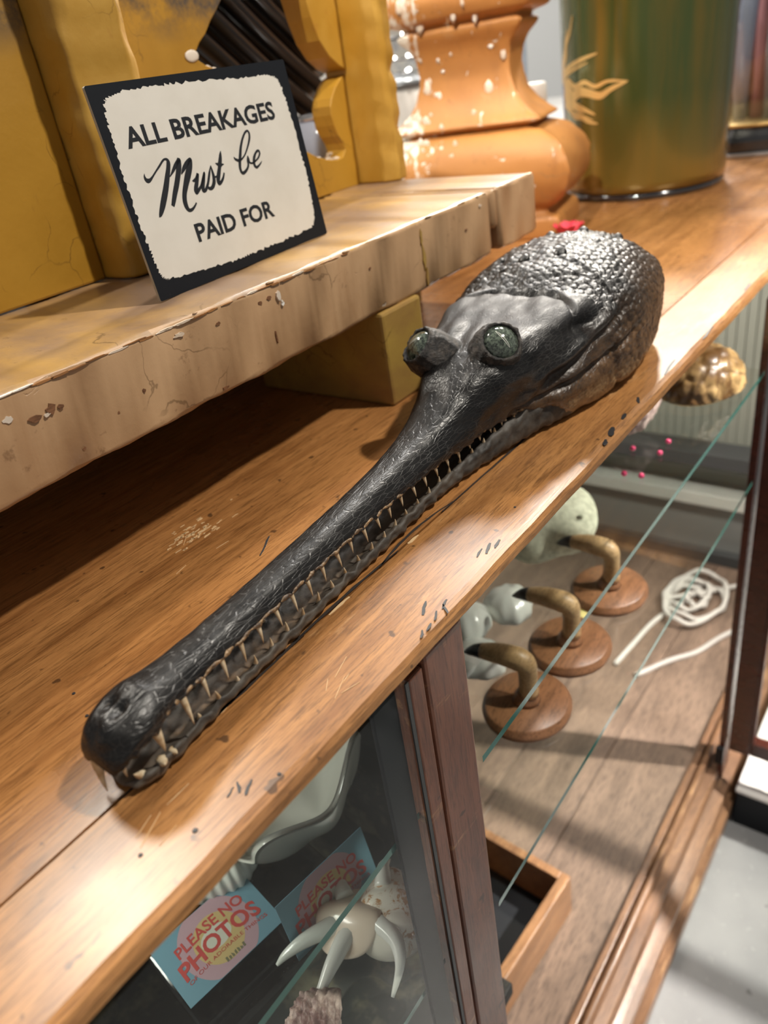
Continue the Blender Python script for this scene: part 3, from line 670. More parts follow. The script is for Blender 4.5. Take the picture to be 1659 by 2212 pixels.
# glass eyes with slit pupils in raised lids
M = Mt('green_glass_eye', (.1, .13, .1), .06, coat=1.)
M.set('Base Color', M.mix(M.ramp(M.noise(420, None, 5, .75), (.42, 0.), (.72, 1.)), (.012, .018, .014), (.2, .25, .19))); MATS['eye'] = M.m
MATS['slitpale'] = flat('pale_slit_rim', (.62, .64, .56), .15, coat=.8); MATS['slitdark'] = flat('black_slit', (.008, .008, .008), .1, coat=1.)
M = Mt('wrinkled_eyelid', (.03, .026, .024), .5)
M.set('Base Color', M.mix(M.ramp(M.noise(160, None, 5, .7), (.45, 0.), (.75, 1.)), (.01, .009, .009), (.12, .1, .085))); M.bump(M.noise(190, M.vec((1, 1, 2.2)), 6, .7, 1.2), .9, .0016); MATS['lid'] = M.m
def eye(c, n_, slit, ringw):
    c = Vector(c); n_ = Vector(n_).normalized(); u = (Vector(slit) - n_ * Vector(slit).dot(n_)).normalized(); v = n_.cross(u)
    at = lambda a, b, h: (c + u * a + v * b + n_ * h)[:]
    # turret
    prof = [(.0215, -.036), (.0208, -.027), (.0200, -.018), (.0192, -.010), (.0176, -.004), (.0160, .0004), (.0148, .0012), (.0137, .0004), (.0128, -.003), (.002, -.006)]
    sg = 72; V = []
    for r, h in prof:
        for k in range(sg):
            a = 2 * math.pi * k / sg; wr = (.0006 * math.sin(a * 9 + h * 500) + .0005 * math.sin(a * 17 - h * 900) + .0007 * math.sin(a * 4 + 1)) * (.6 if r > .0138 else .2)
            V.append(at((r + wr) * math.cos(a), (r + wr) * math.sin(a), h + .6 * wr))
    Fx = grid_faces(len(prof), sg); Fx.append(tuple(range((len(prof) - 1) * sg, len(prof) * sg)))
    mesh('eyelid', V, Fx, 'lid', gh, True)
    # ball: shallow dome
    R = .0166; hm = math.asin(.0132 / R); V = [at(0, 0, R - R * math.cos(hm) - .001 + .0)]
    rings = 10; V = []
    for i in range(rings + 1):
        th = hm * (1 - i / rings) + 1e-4
        for k in range(40): a = 2 * math.pi * k / 40; V.append(at(R * math.sin(th) * math.cos(a), R * math.sin(th) * math.sin(a), R * (math.cos(th) - math.cos(hm)) - .0012))
    Fx = grid_faces(rings + 1, 40); Fx.append(tuple(range(rings * 40, rings * 40 + 40)))
    e = mesh('eye', V, Fx, 'eye', gh, True)
    def blade(name, L, W, lift, mat):
        pts = []; n = 17; Vb = []
        for i in range(n):
            t = -1 + 2 * i / (n - 1); a = t * L; ww = W * math.sqrt(max(0, 1 - t * t)) + 1e-5
            for b in (-ww, 0, ww):
                rr = a * a + b * b; Vb.append(at(a, b, math.sqrt(max(R * R - rr, 0)) - R * math.cos(hm) - .0012 + lift * (1 if b == 0 else .75)))
        Fb = []
        for i in range(n - 1):
            for j in (0, 1): q = i * 3 + j; Fb.append((q, q + 3, q + 4, q + 1))
        mesh(name, Vb, Fb, mat, e, True)
    blade('pupil_rim', .0084, .0009, .00016, 'slitpale'); blade('pupil', .0076, .00036, .0003, 'slitdark')
eye((.4875, .2815, .0905), (-.45, -.6, .65), (-.049, -.717, -.696), 1)
eye((.4705, .3465, .0885), (-.6, .4, .69), (.161, -.787, .596), 1)

# ================================================================ painted stand (plinth) and yellow frame
ps = thing('painted_stand', 'low beige distressed wooden stand with feet, holding the yellow frame', 'stand', (.45, .6, 0))
ZT = .152
def warp(o, amp=.0012):
    for v in o.data.vertices:
        a = v.co; v.co = a + Vector((0, amp * math.sin(a.x * 23) * math.sin(a.z * 60 + 1), amp * math.sin(a.x * 31 + a.y * 17)))
    return o
def slabgrid(name, x0, x1, ya, yb, z0, z1, mat, par, topmat=None):
    """slab with rounded, slightly worn edges, extruded along x"""
    r = .0045; pr = []
    for cy, cz, a0 in ((ya + r, z1 - r, 180), (yb - r, z1 - r, 90), (yb - r, z0 + r, 0), (ya + r, z0 + r, -90)):
        for k in range(4):
            a = math.radians(a0 - 90 * k / 3); pr.append((cy + r * math.cos(a), cz + r * math.sin(a)))
    xs_ = np.linspace(x0, x1, 90); V = []
    for x in xs_:
        e_ = min(x - x0, x1 - x); ins = .004 * max(0, 1 - e_ / .006) ** 2
        for k, (y, z) in enumerate(pr):
            wob = .0007 * math.sin(x * 61 + k) + .0006 * math.sin(x * 140 + 2 * k)
            V.append((x, y + (ins if y < (ya + yb) / 2 else -ins) + wob, z + (ins if z < (z0 + z1) / 2 else -ins) + wob * .6))
    n = len(pr); F = grid_faces(len(xs_), n, True, True); F.append(tuple(range(n))); F.append(tuple(range((len(xs_) - 1) * n, len(xs_) * n))[::-1])
    o = mesh(name, V, F, [mat, topmat or mat], par)
    bm = bmesh.new(); bm.from_mesh(o.data); bmesh.ops.recalc_face_normals(bm, faces=bm.faces)
    for f in bm.faces:
        f.smooth = len(f.verts) == 4
        if f.normal.z > .75: f.material_index = 1
    bm.to_mesh(o.data); bm.free(); return o
slabgrid('slab', .02, .745, .4305, .735, .0885, ZT, 'cream', ps, 'creamtop')
lab(slabgrid('slab_end', .757, .846, .4305, .735, .0885, ZT + .001, 'cream', ps, 'creamtop'), 'end piece past the cut slot')
slabgrid('slab_bridge', .7445, .7575, .4305, .735, .1125, ZT, 'cream', ps, 'creamtop')
box('rear_blocker', .02, .84, .700, .728, 0, .0885, 'footpaint', ps, .002)  # unseen board added to block bright reflections under the slab
box('slot_back', .744, .758, .60, .699, .0885, .1125, 'footpaint', ps)
box('foot', .5315, .594, .4265, .60, 0, .0890, 'footpaint', ps, .003)
box('foot', .08, .14, .60, .699, 0, .0890, 'footpaint', ps, .003)
box('foot', .78, .84, .60, .699, 0, .0890, 'footpaint', ps, .003)
# paint lumps and chips along the front arris
for k in range(22):
    x = random.uniform(.6, .84) if k < 18 else random.uniform(.18, .55)
    sphere('paint_lump', (x, .4315 + random.uniform(0, .0015), ZT - .001 + random.uniform(-.0006, .0006)), random.uniform(.0009, .0018), 'cream', ps, 1, (3, 1, .6))

CHIPS = ((.202, .1310, .0045, .0022, 'turned'), (.2135, .1325, .0038, .0034, 'turned'), (.2095, .1300, .0022, .0012, 'pedestal_white'), (.187, .1368, .0035, .0022, 'pedestal_white'), (.2195, .1312, .0028, .0016, 'turned'),
    (.4155, .1395, .0022, .0042, 'pedestal_white'), (.4185, .1335, .0016, .0026, 'pedestal_white'), (.405, .1415, .0032, .0016, 'turned'), (.395, .1405, .003, .002, 'turned'), (.317, .1425, .0055, .0018, 'pedestal_white'), (.352, .139, .0022, .0013, 'turned'),
    (.344, .0935, .004, .0014, 'turned'), (.278, .118, .0016, .0014, 'turned'), (.4045, .112, .0009, .006, 'turned'), (.6105, .137, .0022, .008, 'footpaint'), (.6125, .118, .0026, .012, 'footpaint'), (.6145, .1, .0022, .009, 'footpaint'), (.224, .101, .0015, .001, 'turned'), (.53, .13, .0016, .0012, 'turned'), (.69, .125, .002, .0015, 'turned'), (.72, .142, .0024, .0014, 'pedestal_white'), (.255, .112, .001, .001, 'turned'))
# chips where the paint has come away from the front face, showing gesso and brown wood
def chip(x, z, wx, wz, mat, h=.0005, seed=1):
    r_ = random.Random(seed); n = 11; P_ = [(x + wx * math.cos(a) * r_.uniform(.55, 1.15), z + wz * math.sin(a) * r_.uniform(.55, 1.15)) for a in np.linspace(0, 2 * math.pi, n, endpoint=False)]
    V = [(u, .4302 - h, w2) for u, w2 in P_] + [(u, .4315, w2) for u, w2 in P_]
    mesh('paint_chip', V, [tuple(range(n))] + [(i, i + n, (i + 1) % n + n, (i + 1) % n) for i in range(n)], mat, ps)
for k in range(26):
    x = .16 + .0135 * k + random.uniform(-.004, .004); chip(x, .1493 + random.uniform(-.0006, .0006), random.uniform(.005, .010), random.uniform(.0004, .001), random.choice(('counter', 'counter', 'edge', 'pedestal_white')), .0003, 50 + k)
for k, (x, z, wx, wz, mt) in enumerate(CHIPS): chip(x, z, wx, wz, mt, .0004 + .0002 * (k % 3), k)
yf = thing('carved_screen', 'yellow painted carved wooden frame with broken pierced panel standing behind the notice', 'carving', (.6, .65, ZT))
TOP = .41
box('panel', .02, .3965, .617, .645, ZT + .0012, TOP, 'yellow_dirty', yf, .002)
# left post: bevelled front
def post(poly, z0, z1, mat, chips):
    zs = np.linspace(z0, z1, 40); V = []
    for z in zs:
        for k, (x, y) in enumerate(poly):
            r_ = (.0008 * math.sin(z * 90 + k * 2) + .0006 * math.sin(z * 210 + k)) + sum(-.006 * math.exp(-((z - cz) / cw) ** 2) for ck, cz, cw in chips if ck == k)
            cx = sum(p[0] for p in poly) / len(poly); cy = sum(p[1] for p in poly) / len(poly); d = Vector((x - cx, y - cy)).normalized()
            V.append((x + d.x * r_, y + d.y * r_, z))
    n = len(poly); F = grid_faces(len(zs), n); F.append(tuple(range(n))[::-1]); F.append(tuple(range((len(zs) - 1) * n, len(zs) * n)))
    o = mesh('post', V, F, mat, yf)
    bm = bmesh.new(); bm.from_mesh(o.data); bmesh.ops.recalc_face_normals(bm, faces=bm.faces); bm.to_mesh(o.data); bm.free()
    md = o.modifiers.new('round', 'BEVEL'); md.width = .003; md.segments = 3; md.limit_method = 'ANGLE'; md.angle_limit = math.radians(24)
    o.data.polygons.foreach_set('use_smooth', [True] * len(o.data.polygons)); o.modifiers.new('shade', 'WEIGHTED_NORMAL'); return o
post([(.3975, .655), (.3975, .594), (.4015, .5835), (.409, .5805), (.455, .5805), (.4645, .584), (.468, .592), (.468, .655)], ZT + .001, TOP, 'yellow_post', ((3, .30, .02), (4, .24, .03), (5, .33, .02)))
post([(.8195, .69), (.8195, .622), (.826, .6095), (.833, .606), (.8535, .6105), (.857, .617), (.857, .69)], ZT + .001, TOP, 'yellow_post', ((4, .272, .008), (4, .36, .01), (2, .19, .02), (4, .21, .01), (5, .272, .008)))
# pierced panel between the posts (front face y=.66)
def pierced(name, outline, y0, y1, mat, par):
    o = prism(name, outline, 1, y0, y1, mat, par, .0012)
    return o
low = [(.4685, ZT + .001), (.819, ZT + .001), (.819, .275), (.811, .2725), (.799, .2645), (.789, .2535), (.7845, .2455), (.7835, .2360), (.7855, .2250), (.7905, .2130), (.797, .2040), (.7995, .1965), (.793, .1895), (.783, .1875), (.765, .1905), (.745, .1975), (.728, .2065), (.712, .2160), (.695, .2290), (.675, .2440), (.655, .2620), (.640, .2780), (.630, .2900), (.618, .2985), (.606, .3030), (.598, .3080), (.597, .3150), (.604, .3220), (.6145, .3290), (.6245, .3390), (.636, .3480), (.646, .3570), (.652, .372), (.652, .384), (.4685, .384)]
pierced('pierced_panel', low, .66, .690, 'yellow_dirty', yf)
upr = [(.819, .2795), (.819, .384), (.764, .384), (.763, .365), (.770, .335), (.7785, .312), (.792, .295), (.808, .284)]
lab(pierced('curl', upr, .656, .692, 'yellow_post', yf), 'broken scroll beside the right post')
pierced('top_rail', [(.4685, .3845), (.819, .3845), (.819, TOP), (.4685, TOP)], .658, .69, 'yellow', yf)
sphere('broken_edge', (.590, .6594, .312), .006, 'pedestal_white', yf, 2, (1.5, .12, .9))
for k in range(16):
    t = k / 15; x = .603 + .012 * t + random.uniform(-.001, .001); z = .3035 - .006 * t + random.uniform(-.001, .001)
    sphere('splinter', (x + .004, .672 + random.uniform(-.01, .012), z), random.uniform(.0016, .003), 'pedestal_white', yf, 1, (1.6, 1.2, .5))
for k in range(14):
    t = k / 13; x = .757 + .044 * t; z = .1935 - .005 * math.sin(t * 3.1) + .001 * random.uniform(-1, 1)
    sphere('splinter', (x, .676 + random.uniform(-.012, .01), z), random.uniform(.0025, .0045), 'pedestal_white', yf, 1, (1.6, 1.5, .55))

# ================================================================ notice card
U = Vector((.2105, .0144, 0)).normalized(); Vd = Vector((-.0011, .0146, .1392)); Vd = (Vd - U * Vd.dot(U)).normalized(); Nn = U.cross(Vd)
B0 = Vector((.3497, .4846, ZT + .0006))
nc = thing('notice_card', 'black bordered white card sign about breakages propped upright on the beige stand', 'sign', B0[:])
def cp(u, v, h=0): return (U * (u / 1000) + Vd * (v / 1000) + Nn * (h / 1000))[:]
W_, H_, T_ = 211, 143, 2.2
def cardpoly(name, pts, h0, h1, mat):
    n = len(pts); V = [cp(u, v, h0) for u, v in pts] + [cp(u, v, h1) for u, v in pts]
    F = [tuple(range(n))[::-1], tuple(range(n, 2 * n))] + [(i, (i + 1) % n, n + (i + 1) % n, n + i) for i in range(n)]
    return mesh(name, V, F, mat, nc, False, True)
rc = []
for cx, cy, a0 in ((1.5, 1.5, 180), (W_ - 1.5, 1.5, 270), (W_ - 1.5, H_ - 1.5, 0), (1.5, H_ - 1.5, 90)):
    for k in range(4): a = math.radians(a0 + 30 * k); rc.append((cx + 1.5 * math.cos(a), cy + 1.5 * math.sin(a)))
bd = cardpoly('board', rc, -T_, 0, 'cardblack'); bd.data.materials.append(MATS['cardedge'])
for p in bd.data.polygons:
    if abs(Vector(p.normal).dot(Nn)) < .5: p.material_index = 1
key = [(14, 134), (30, 137), (60, 137.5), (92, 136.5), (150, 134.5), (186, 133), (195, 130), (199, 122), (201.5, 105), (203, 77), (202, 45), (200, 24), (196, 14), (188, 10), (150, 8.5), (110, 8), (85, 8), (50, 10), (20, 12.5), (12, 14), (8, 20), (6.5, 36), (6, 60), (6.5, 88), (8, 112), (10.5, 128)]
rag = catmull(key + key[:1], 16)[:-1]; cen = np.array((105, 72.))
rag2 = []
for i, p in enumerate(rag):
    d = (p - cen) / np.linalg.norm(p - cen); rag2.append(tuple(p + d * random.choice((-1.3, -.7, -.2, .2, .7, 1.4)) * random.uniform(.6, 1)))
# white print: fan around the centre so the ragged outline stays clean
n = len(rag2); mesh('white_print', [cp(*cen, .08)] + [cp(u, v, .08) for u, v in rag2], [(0, 1 + i, 1 + (i + 1) % n) for i in range(n)][::-1], 'cardwhite', nc, False, True)
for (txt, u0, v0, wd, ht, slope) in (('ALL BREAKAGES', 18.5, 102.3, 163, 13.2, -.008), ('PAID FOR', 54.5, 30.2, 93, 13.0, -.006)):
    textmesh('lettering', txt, 'black', nc, 1, fit=(wd, ht), bold=.028, xf=lambda u, v: cp(u0 + u, v0 + v + u * slope, .22))
STROKES = [[[24.77,84.75,0.25],[24.07,82.8,1.53],[24.35,80.81,2.55],[25.78,79.64,3.16],[28.13,79.85,2.29],[31.5,81.62,1.43],[35.81,84.27,1.33],[40.76,87.15,1.53],[45.1,89.82,1.53],[47.76,90.54,1.53],[49.65,89.65,2.55],[49.77,87.51,3.57],[47.73,83.65,3.82],[44.55,78.94,4.33],[40.25,72.66,4.84],[35.47,66.47,5.1],[30.46,60.33,4.59],[26.62,56.1,2.8],[24.67,54.73,0.25]],[[46.92,78.46,0.51],[51.65,81.8,2.29],[55.76,84.92,3.06],[59.57,87.39,3.06],[60.45,87.58,4.08],[58.44,83.32,4.84],[55.38,78.53,4.59],[50.81,72.23,4.59],[47.01,67.58,4.33],[43.45,62.87,3.82],[40.68,59.26,3.06]],[[58.69,78.22,0.76],[62.61,81.41,3.06],[67.27,84.47,3.57],[71.33,86.22,3.06],[71.52,85.46,3.82],[68.75,81.29,5.1],[63.96,75.69,5.61],[59.58,70.38,4.84],[55.99,65.62,4.33],[53.94,61.26,4.33],[53.42,57.27,4.08],[54.2,54.28,3.31],[56.11,53.08,2.55],[59.08,53.53,2.04],[62.36,55.23,1.53],[64.49,56.83,1.27]],[[67.18,72.09,0.41],[69.01,71.9,2.04],[71.73,73.0,2.04],[74.5,75.38,2.29],[74.91,75.67,2.29],[72.84,72.4,3.06],[69.78,68.22,3.82],[67.71,64.94,3.57],[67.92,63.02,2.04],[70.64,64.68,2.55],[74.6,67.2,2.04],[79.0,71.87,2.29],[81.69,75.04,2.04],[81.28,74.38,2.29],[79.2,71.09,3.06],[76.38,66.82,3.57],[75.38,64.03,3.06],[76.09,63.13,2.55],[78.36,63.77,2.55],[82.32,67.45,2.29],[87.01,73.97,2.04],[90.82,79.17,0.41]],[[90.66,78.83,1.02],[90.67,75.11,2.04],[90.35,70.67,3.06],[89.04,67.17,3.31],[86.31,64.34,3.06],[83.33,63.46,2.55],[81.31,64.65,2.04],[81.17,66.18,1.02]],[[106.02,87.18,0.45],[104.61,84.64,2.49],[102.99,81.63,3.4],[101.13,78.67,3.85],[99.26,75.7,3.4],[96.23,71.28,3.85],[94.07,67.69,3.63],[94.04,65.33,2.95],[96.59,65.82,2.49],[99.99,68.16,2.04],[102.86,71.63,1.36]],[[96.48,79.73,0.45],[98.72,78.47,2.27],[100.57,77.44,3.17],[102.98,77.64,1.81],[105.27,77.53,0.45]],[[90.41,71.46,1.13],[92.0,70.46,1.27],[94.63,70.6,1.36]],[[118.59,80.87,0.36],[119.19,79.24,1.59],[121.06,78.05,2.04],[123.39,77.27,2.04],[126.86,77.8,1.45],[131.76,80.28,1.36],[137.0,84.75,1.59],[141.77,90.0,2.04],[143.54,93.39,2.04],[143.48,95.75,1.81],[141.98,96.66,1.59],[138.77,95.53,1.81],[134.09,91.66,2.04],[129.47,86.1,2.49],[126.23,80.63,2.95],[123.65,76.03,2.95],[122.08,71.9,2.72],[122.32,68.77,2.49],[124.28,67.69,2.49],[127.75,68.72,2.27],[131.14,70.82,2.04],[132.76,73.26,2.04],[133.12,75.93,1.81],[134.76,79.04,0.91]],[[134.69,78.89,0.91],[134.55,76.69,2.04],[134.96,73.87,1.59],[137.34,73.0,1.36],[139.63,73.15,1.59],[142.18,73.88,1.36],[146.26,75.53,1.59],[149.34,78.07,1.81],[149.46,80.29,1.81],[147.71,80.78,1.81],[144.55,79.29,2.04],[141.61,76.4,2.72],[139.82,72.94,2.72],[139.87,70.51,2.49],[141.51,69.14,2.04],[144.67,69.93,1.59],[147.85,71.41,1.13],[149.86,72.77,0.23]]]
def ribbon(S_):
    P = np.array(S_); Q = catmull(P, 7); c = Q[:, :2]; wd = np.maximum(Q[:, 2], .12) / 2
    T = np.gradient(c, axis=0); T /= np.linalg.norm(T, axis=1)[:, None] + 1e-9; N = np.c_[-T[:, 1], T[:, 0]]
    return np.vstack([c + N * wd[:, None]]), np.vstack([c - N * wd[:, None]])
for nm, ids in (('lettering', range(8)), ('lettering', range(8, 10))):
    V = []; F = []
    for q in ids:
        L, R_ = ribbon(STROKES[q]); o_ = len(V); h = .2 + .012 * q
        for a, b in zip(L, R_): V += [cp(a[0], a[1], h), cp(b[0], b[1], h)]
        for i in range(len(L) - 1): F.append((o_ + 2 * i, o_ + 2 * i + 1, o_ + 2 * i + 3, o_ + 2 * i + 2))
    mesh(nm, V, F, 'black', nc, False, True)
# cardboard easel strut behind
mesh('strut', [cp(85, 2, -T_ - .2), cp(125, 2, -T_ - .2), cp(118, 105, -T_ - .2), cp(92, 105, -T_ - .2), cp(88, 0.5, -45), cp(122, 0.5, -45), cp(118, 103, -T_ - 1.6), cp(92, 103, -T_ - 1.6)], [(4, 5, 6, 7), (2, 3, 7, 6), (0, 4, 7, 3), (1, 2, 6, 5)], 'cardedge', nc, False, True)

# ================================================================ carved pedestal, bin, dome and the shop behind
ROT = math.radians(14)
pd = thing('carved_pedestal', 'orange carved wooden pedestal with flaking white paint standing behind the beige stand', 'pedestal', (1.234, .734, 0), ROT)
prof = [(.165, 0), (.168, .004), (.168, .026), (.160, .034), (.148, .040), (.150, .046), (.168, .056), (.182, .072), (.189, .092), (.188, .112), (.178, .132), (.162, .147), (.142, .158), (.120, .164), (.116, .168), (.134, .171), (.137, .176), (.122, .186), (.108, .200), (.098, .220), (.094, .245), (.094, .268), (.098, .285), (.108, .297), (.112, .303), (.112, .309), (.104, .313), (.104, .318), (.126, .324), (.134, .334), (.137, .346), (.134, .358), (.122, .368), (.118, .376), (.12, .44), (.12, .47)]
prof = [(r * .9 * (1 - .13 * math.exp(-((z - .25) / .05) ** 2)), z) for r, z in prof]
pp = catmull(prof, 3); V = []; F = []
# four sawn faces meeting in crisp, slightly eased corners
per = []
for q in range(4):
    c_, s_ = math.cos(q * math.pi / 2), math.sin(q * math.pi / 2)
    for u in (-.96, -.9, -.6, -.3, 0, .3, .6, .9, .96): per.append((c_ - s_ * u, s_ + c_ * u, q))
n = len(per)
for r, z in pp:
    for k, (a, b, q) in enumerate(per):
        j = 1 + .006 * math.sin(z * 160 + k * 1.3) + .005 * math.sin(z * 330 - k * 2.1); V.append((r * a * j * .6, r * b * j, z))
F = grid_faces(len(pp), n); F.append(tuple(range(n))[::-1]); F.append(tuple(range((len(pp) - 1) * n, len(pp) * n)))
o = mesh('body', V, F, 'pedestal', pd, True, True)
bm = bmesh.new(); bm.from_mesh(o.data)
for e in bm.edges:
    if len(e.link_faces) == 2 and e.calc_face_angle() > .6: e.smooth = False
bm.to_mesh(o.data); bm.free()
# thick flakes of white paint clinging to the far left flank
cr, sr = math.cos(ROT), math.sin(ROT)
for k in range(60):
    z = random.choice((random.uniform(.15, .28), random.uniform(.15, .28), random.uniform(.32, .365), random.uniform(.05, .15)))
    r = float(np.interp(z, [p[1] for p in prof], [p[0] for p in prof])); a = random.uniform(0, 1)
    lx, ly = (-r * 1.0, r * (.45 + .5 * a)) if z < .3 else (-r, random.uniform(-.3, .95) * r)
    if k % 3 == 0: lx, ly = -r, random.uniform(-.9, .9) * r
    sc = random.uniform(.002, .0055); sphere('paint_flake', (lx * .6 * .99, ly * .985, z), sc, 'pedestal_white', pd, 1, (.3, random.uniform(.7, 1.6), random.uniform(1.2, 3.4)), True)
sphere('knob', (-.06, .14, .172), .016, 'pedestal_white', pd, 2, (1, 1, .9), True)

bn = thing('metal_bin', 'tall green and bronze metal cylinder bin with golden wavy sun rays', 'bin', (1.595, .581, 0))
M = Mt('green_bronze_lacquer', (.1, .1, .03), .22, metal=.55, coat=.5)
pz = M.sep(); ang = M.node('ShaderNodeMath', {0: pz[1], 1: pz[0]}, operation='ARCTAN2').outputs[0]
n1 = M.noise(3.2, M.node('ShaderNodeCombineXYZ', {0: M.math('MULTIPLY', ang, 1.3), 1: M.math('MULTIPLY', pz[2], .7)}).outputs[0], 4, .6)
c = M.mix(M.ramp(n1, (.42, 0.), (.66, 1.)), (.062, .088, .024), (.135, .105, .02))
low = M.ramp(pz[2], (.03, .75), (.17, 0.))
c = M.mix(low, c, (.26, .165, .03)); M.set('Base Color', c); M.set('Roughness', .24); M.bump(M.noise(90, M.vec((1, 1, .05)), 3), .05, .001); MATS['bin'] = M.m
lathe('body', [(.138, .012), (.146, .014), (.1475, .03), (.1535, .42), (.155, .43), (.15, .43), (.146, .4), (.14, .03)], 'bin', bn, 64, (0, 0, 0), True)
lathe('base_ring', [(.138, 0), (.1435, .001), (.1455, .005), (.1445, .011), (.138, .0125)], flat('black_gloss_ring', (.012, .012, .014), .12, coat=1.), bn, 64, (0, 0, 0), True)
MATS['gold'] = Mt('gold_leaf_print', (.62, .42, .16), .35, metal=.5).m
def ray(pts, w0):
    """flat gilt ray lying on the wall of the bin: points in (angle deg, z)"""
    Q = catmull(pts, 8); V = []; n = len(Q)
    for i, (a, z) in enumerate(Q):
        t = i / (n - 1); ww = 1.5 * w0 * (1 - t) ** .6 + .0008
        a2 = math.radians(a); r = .1475 + (z - .03) / .39 * .006 + .0008
        tx = np.gradient(Q, axis=0)[i]; dz, da = tx[1], math.radians(tx[0]) * r; L = math.hypot(dz, da); nz, na = da / L, -dz / L
        for s in (1, -1): V.append((r * math.cos(a2 + s * na * ww / r), r * math.sin(a2 + s * na * ww / r), z + s * nz * ww))
    return mesh('sun_ray', V, [(2 * i, 2 * i + 1, 2 * i + 3, 2 * i + 2) for i in range(n - 1)], 'gold', bn, False, True)
# centre of the printed sun about 150 degrees round, z = .195
for pts, w_0 in (([(124, .20), (128, .225), (134, .243), (136, .262), (142, .280), (146, .304)], .0045), ([(124, .205), (127, .232), (133, .252), (135, .268), (139, .286)], .003),
    ([(126, .214), (140, .226), (154, .236), (168, .243)], .0034), ([(126, .207), (140, .218), (160, .231)], .002),
    ([(128, .199), (138, .204), (147, .195), (157, .201), (166, .193), (176, .199), (188, .196)], .0032), ([(128, .190), (136, .191), (144, .180), (152, .186), (160, .184), (170, .178), (178, .187), (189, .196)], .0066),
    ([(129, .184), (140, .172), (154, .160), (166, .149)], .0045), ([(129, .176), (142, .163), (156, .152)], .002),
    ([(130, .168), (138, .160), (146, .147), (154, .145), (160, .138), (168, .134)], .0036), ([(130, .172), (137, .164), (145, .152), (152, .150), (164, .140)], .0022)): ray(pts, w_0)

# glass dome on a black octagonal stand
gd = thing('glass_dome', 'tall clear glass dome on a black octagonal base with gold trim', 'dome', (2.02, .47, 0), .2)
MATS['blackgloss'] = flat('black_gloss_lacquer', (.01, .01, .012), .15, coat=.8)
lathe('base', [(.142, .006), (.15, .012), (.15, .030), (.142, .040), (.135, .052), (.132, .056), (.0, .0565)], 'blackgloss', gd, 8, (0, 0, 0), True, False, rot=.39)
lathe('foot_ring', [(.152, 0), (.156, .003), (.156, .007), (.15, .009)], flat('silver_edge', (.55, .55, .57), .3, metal=.8), gd, 8, (0, 0, 0), True, False, rot=.39)
lathe('gold_trim', [(.127, .0565), (.131, .0575), (.131, .063), (.125, .064)], 'gold', gd, 48, (0, 0, 0), True)
lathe('dome', [(.121, .064), (.122, .30), (.121, .36), (.112, .42), (.09, .46), (.05, .485), (.004, .492)], 'crystal', gd, 48, (0, 0, 0), True)
MATS['navy'] = Mt('dark_blue_plumage', (.02, .022, .05), .5).m; MATS['pinkfab'] = flat('pink_plumage', (.45, .2, .22), .6); MATS['greyblue'] = flat('grey_blue_plumage', (.16, .18, .24), .5)
for k in range(12):
    a = k * 2.4; r = .02 + .07 * ((k * 37) % 10) / 10; x, y = r * math.cos(a), r * math.sin(a)
    tube('plume', [(x, y, .065), (x * 1.1 + .01 * math.sin(k), y * 1.1, .19), (x * .95, y * .95 + .01 * math.cos(k * 2), .33), (x * .6, y * .6, .42)], [.013, .02, .016, .004], ('navy', 'greyblue', 'navy', 'pinkfab', 'greyblue', 'navy')[k % 6], gd, 10, True, True)

# red paper poppy beyond the head
rp = thing('red_poppy', 'small red paper poppy with black centre on the counter behind the animal head', 'poppy', (1.172, .5445, 0))
MATS['red'] = flat('red_paper', (.6, .03, .06), .6)
for k in range(4):
    a = k * math.pi / 2 + .5; V = []; n = 9
    for i in range(n):
        t = -1 + 2 * i / (n - 1)
        for q in (.15, .6, 1):
            b = a + t * .75 * q ** .3; r = .024 * q * (1 - .12 * t * t); V.append((r * math.cos(b), r * math.sin(b), .006 + .018 * q ** 1.6 + .0015 * math.sin(t * 7)))
    F = [(i * 3 + j, i * 3 + 3 + j, i * 3 + 4 + j, i * 3 + 1 + j) for i in range(n - 1) for j in range(2)]
    mesh('petal', V, F, 'red', rp, True, True)
lathe('centre', [(.003, 0), (.0065, .006), (.0075, .013), (.005, .017), (.0005, .018)], 'black', rp, 14, (0, 0, 0), True)

# ---- things glimpsed through the broken panel and beyond the stand
MATS['ebony'] = Mt('polished_ebony', (.006, .0055, .0055), .28, spec=.35).m
ORD = ['topmost', 'second', 'third', 'fourth', 'fifth', 'sixth']
for col in range(3):
    for row in range(5):
        y = .815 + .037 * col; pf = .068 - .034 * row + .011 * (col % 2)
        p0 = Vector((.60 + .58 * pf, y, .53 + .815 * pf)); p1 = Vector((1.0 + .58 * pf, y + .02, .245 + .815 * pf)); mid = (p0 + p1) / 2
        pts = [p0, (p0 + mid) / 2 + Vector((0, 0, .003)), mid, (p1 + mid) / 2 - Vector((0, 0, .003)), p1]
        tag(tube('ebony_cane', catmull([p[:] for p in pts], 6), np.linspace(.0145, .009, 25), 'ebony'), ORD[row] + ' black cane from the top, ' + ('front', 'middle', 'rear')[col] + ' layer of the bundle behind the screen', 'cane', 'black canes behind the panel')
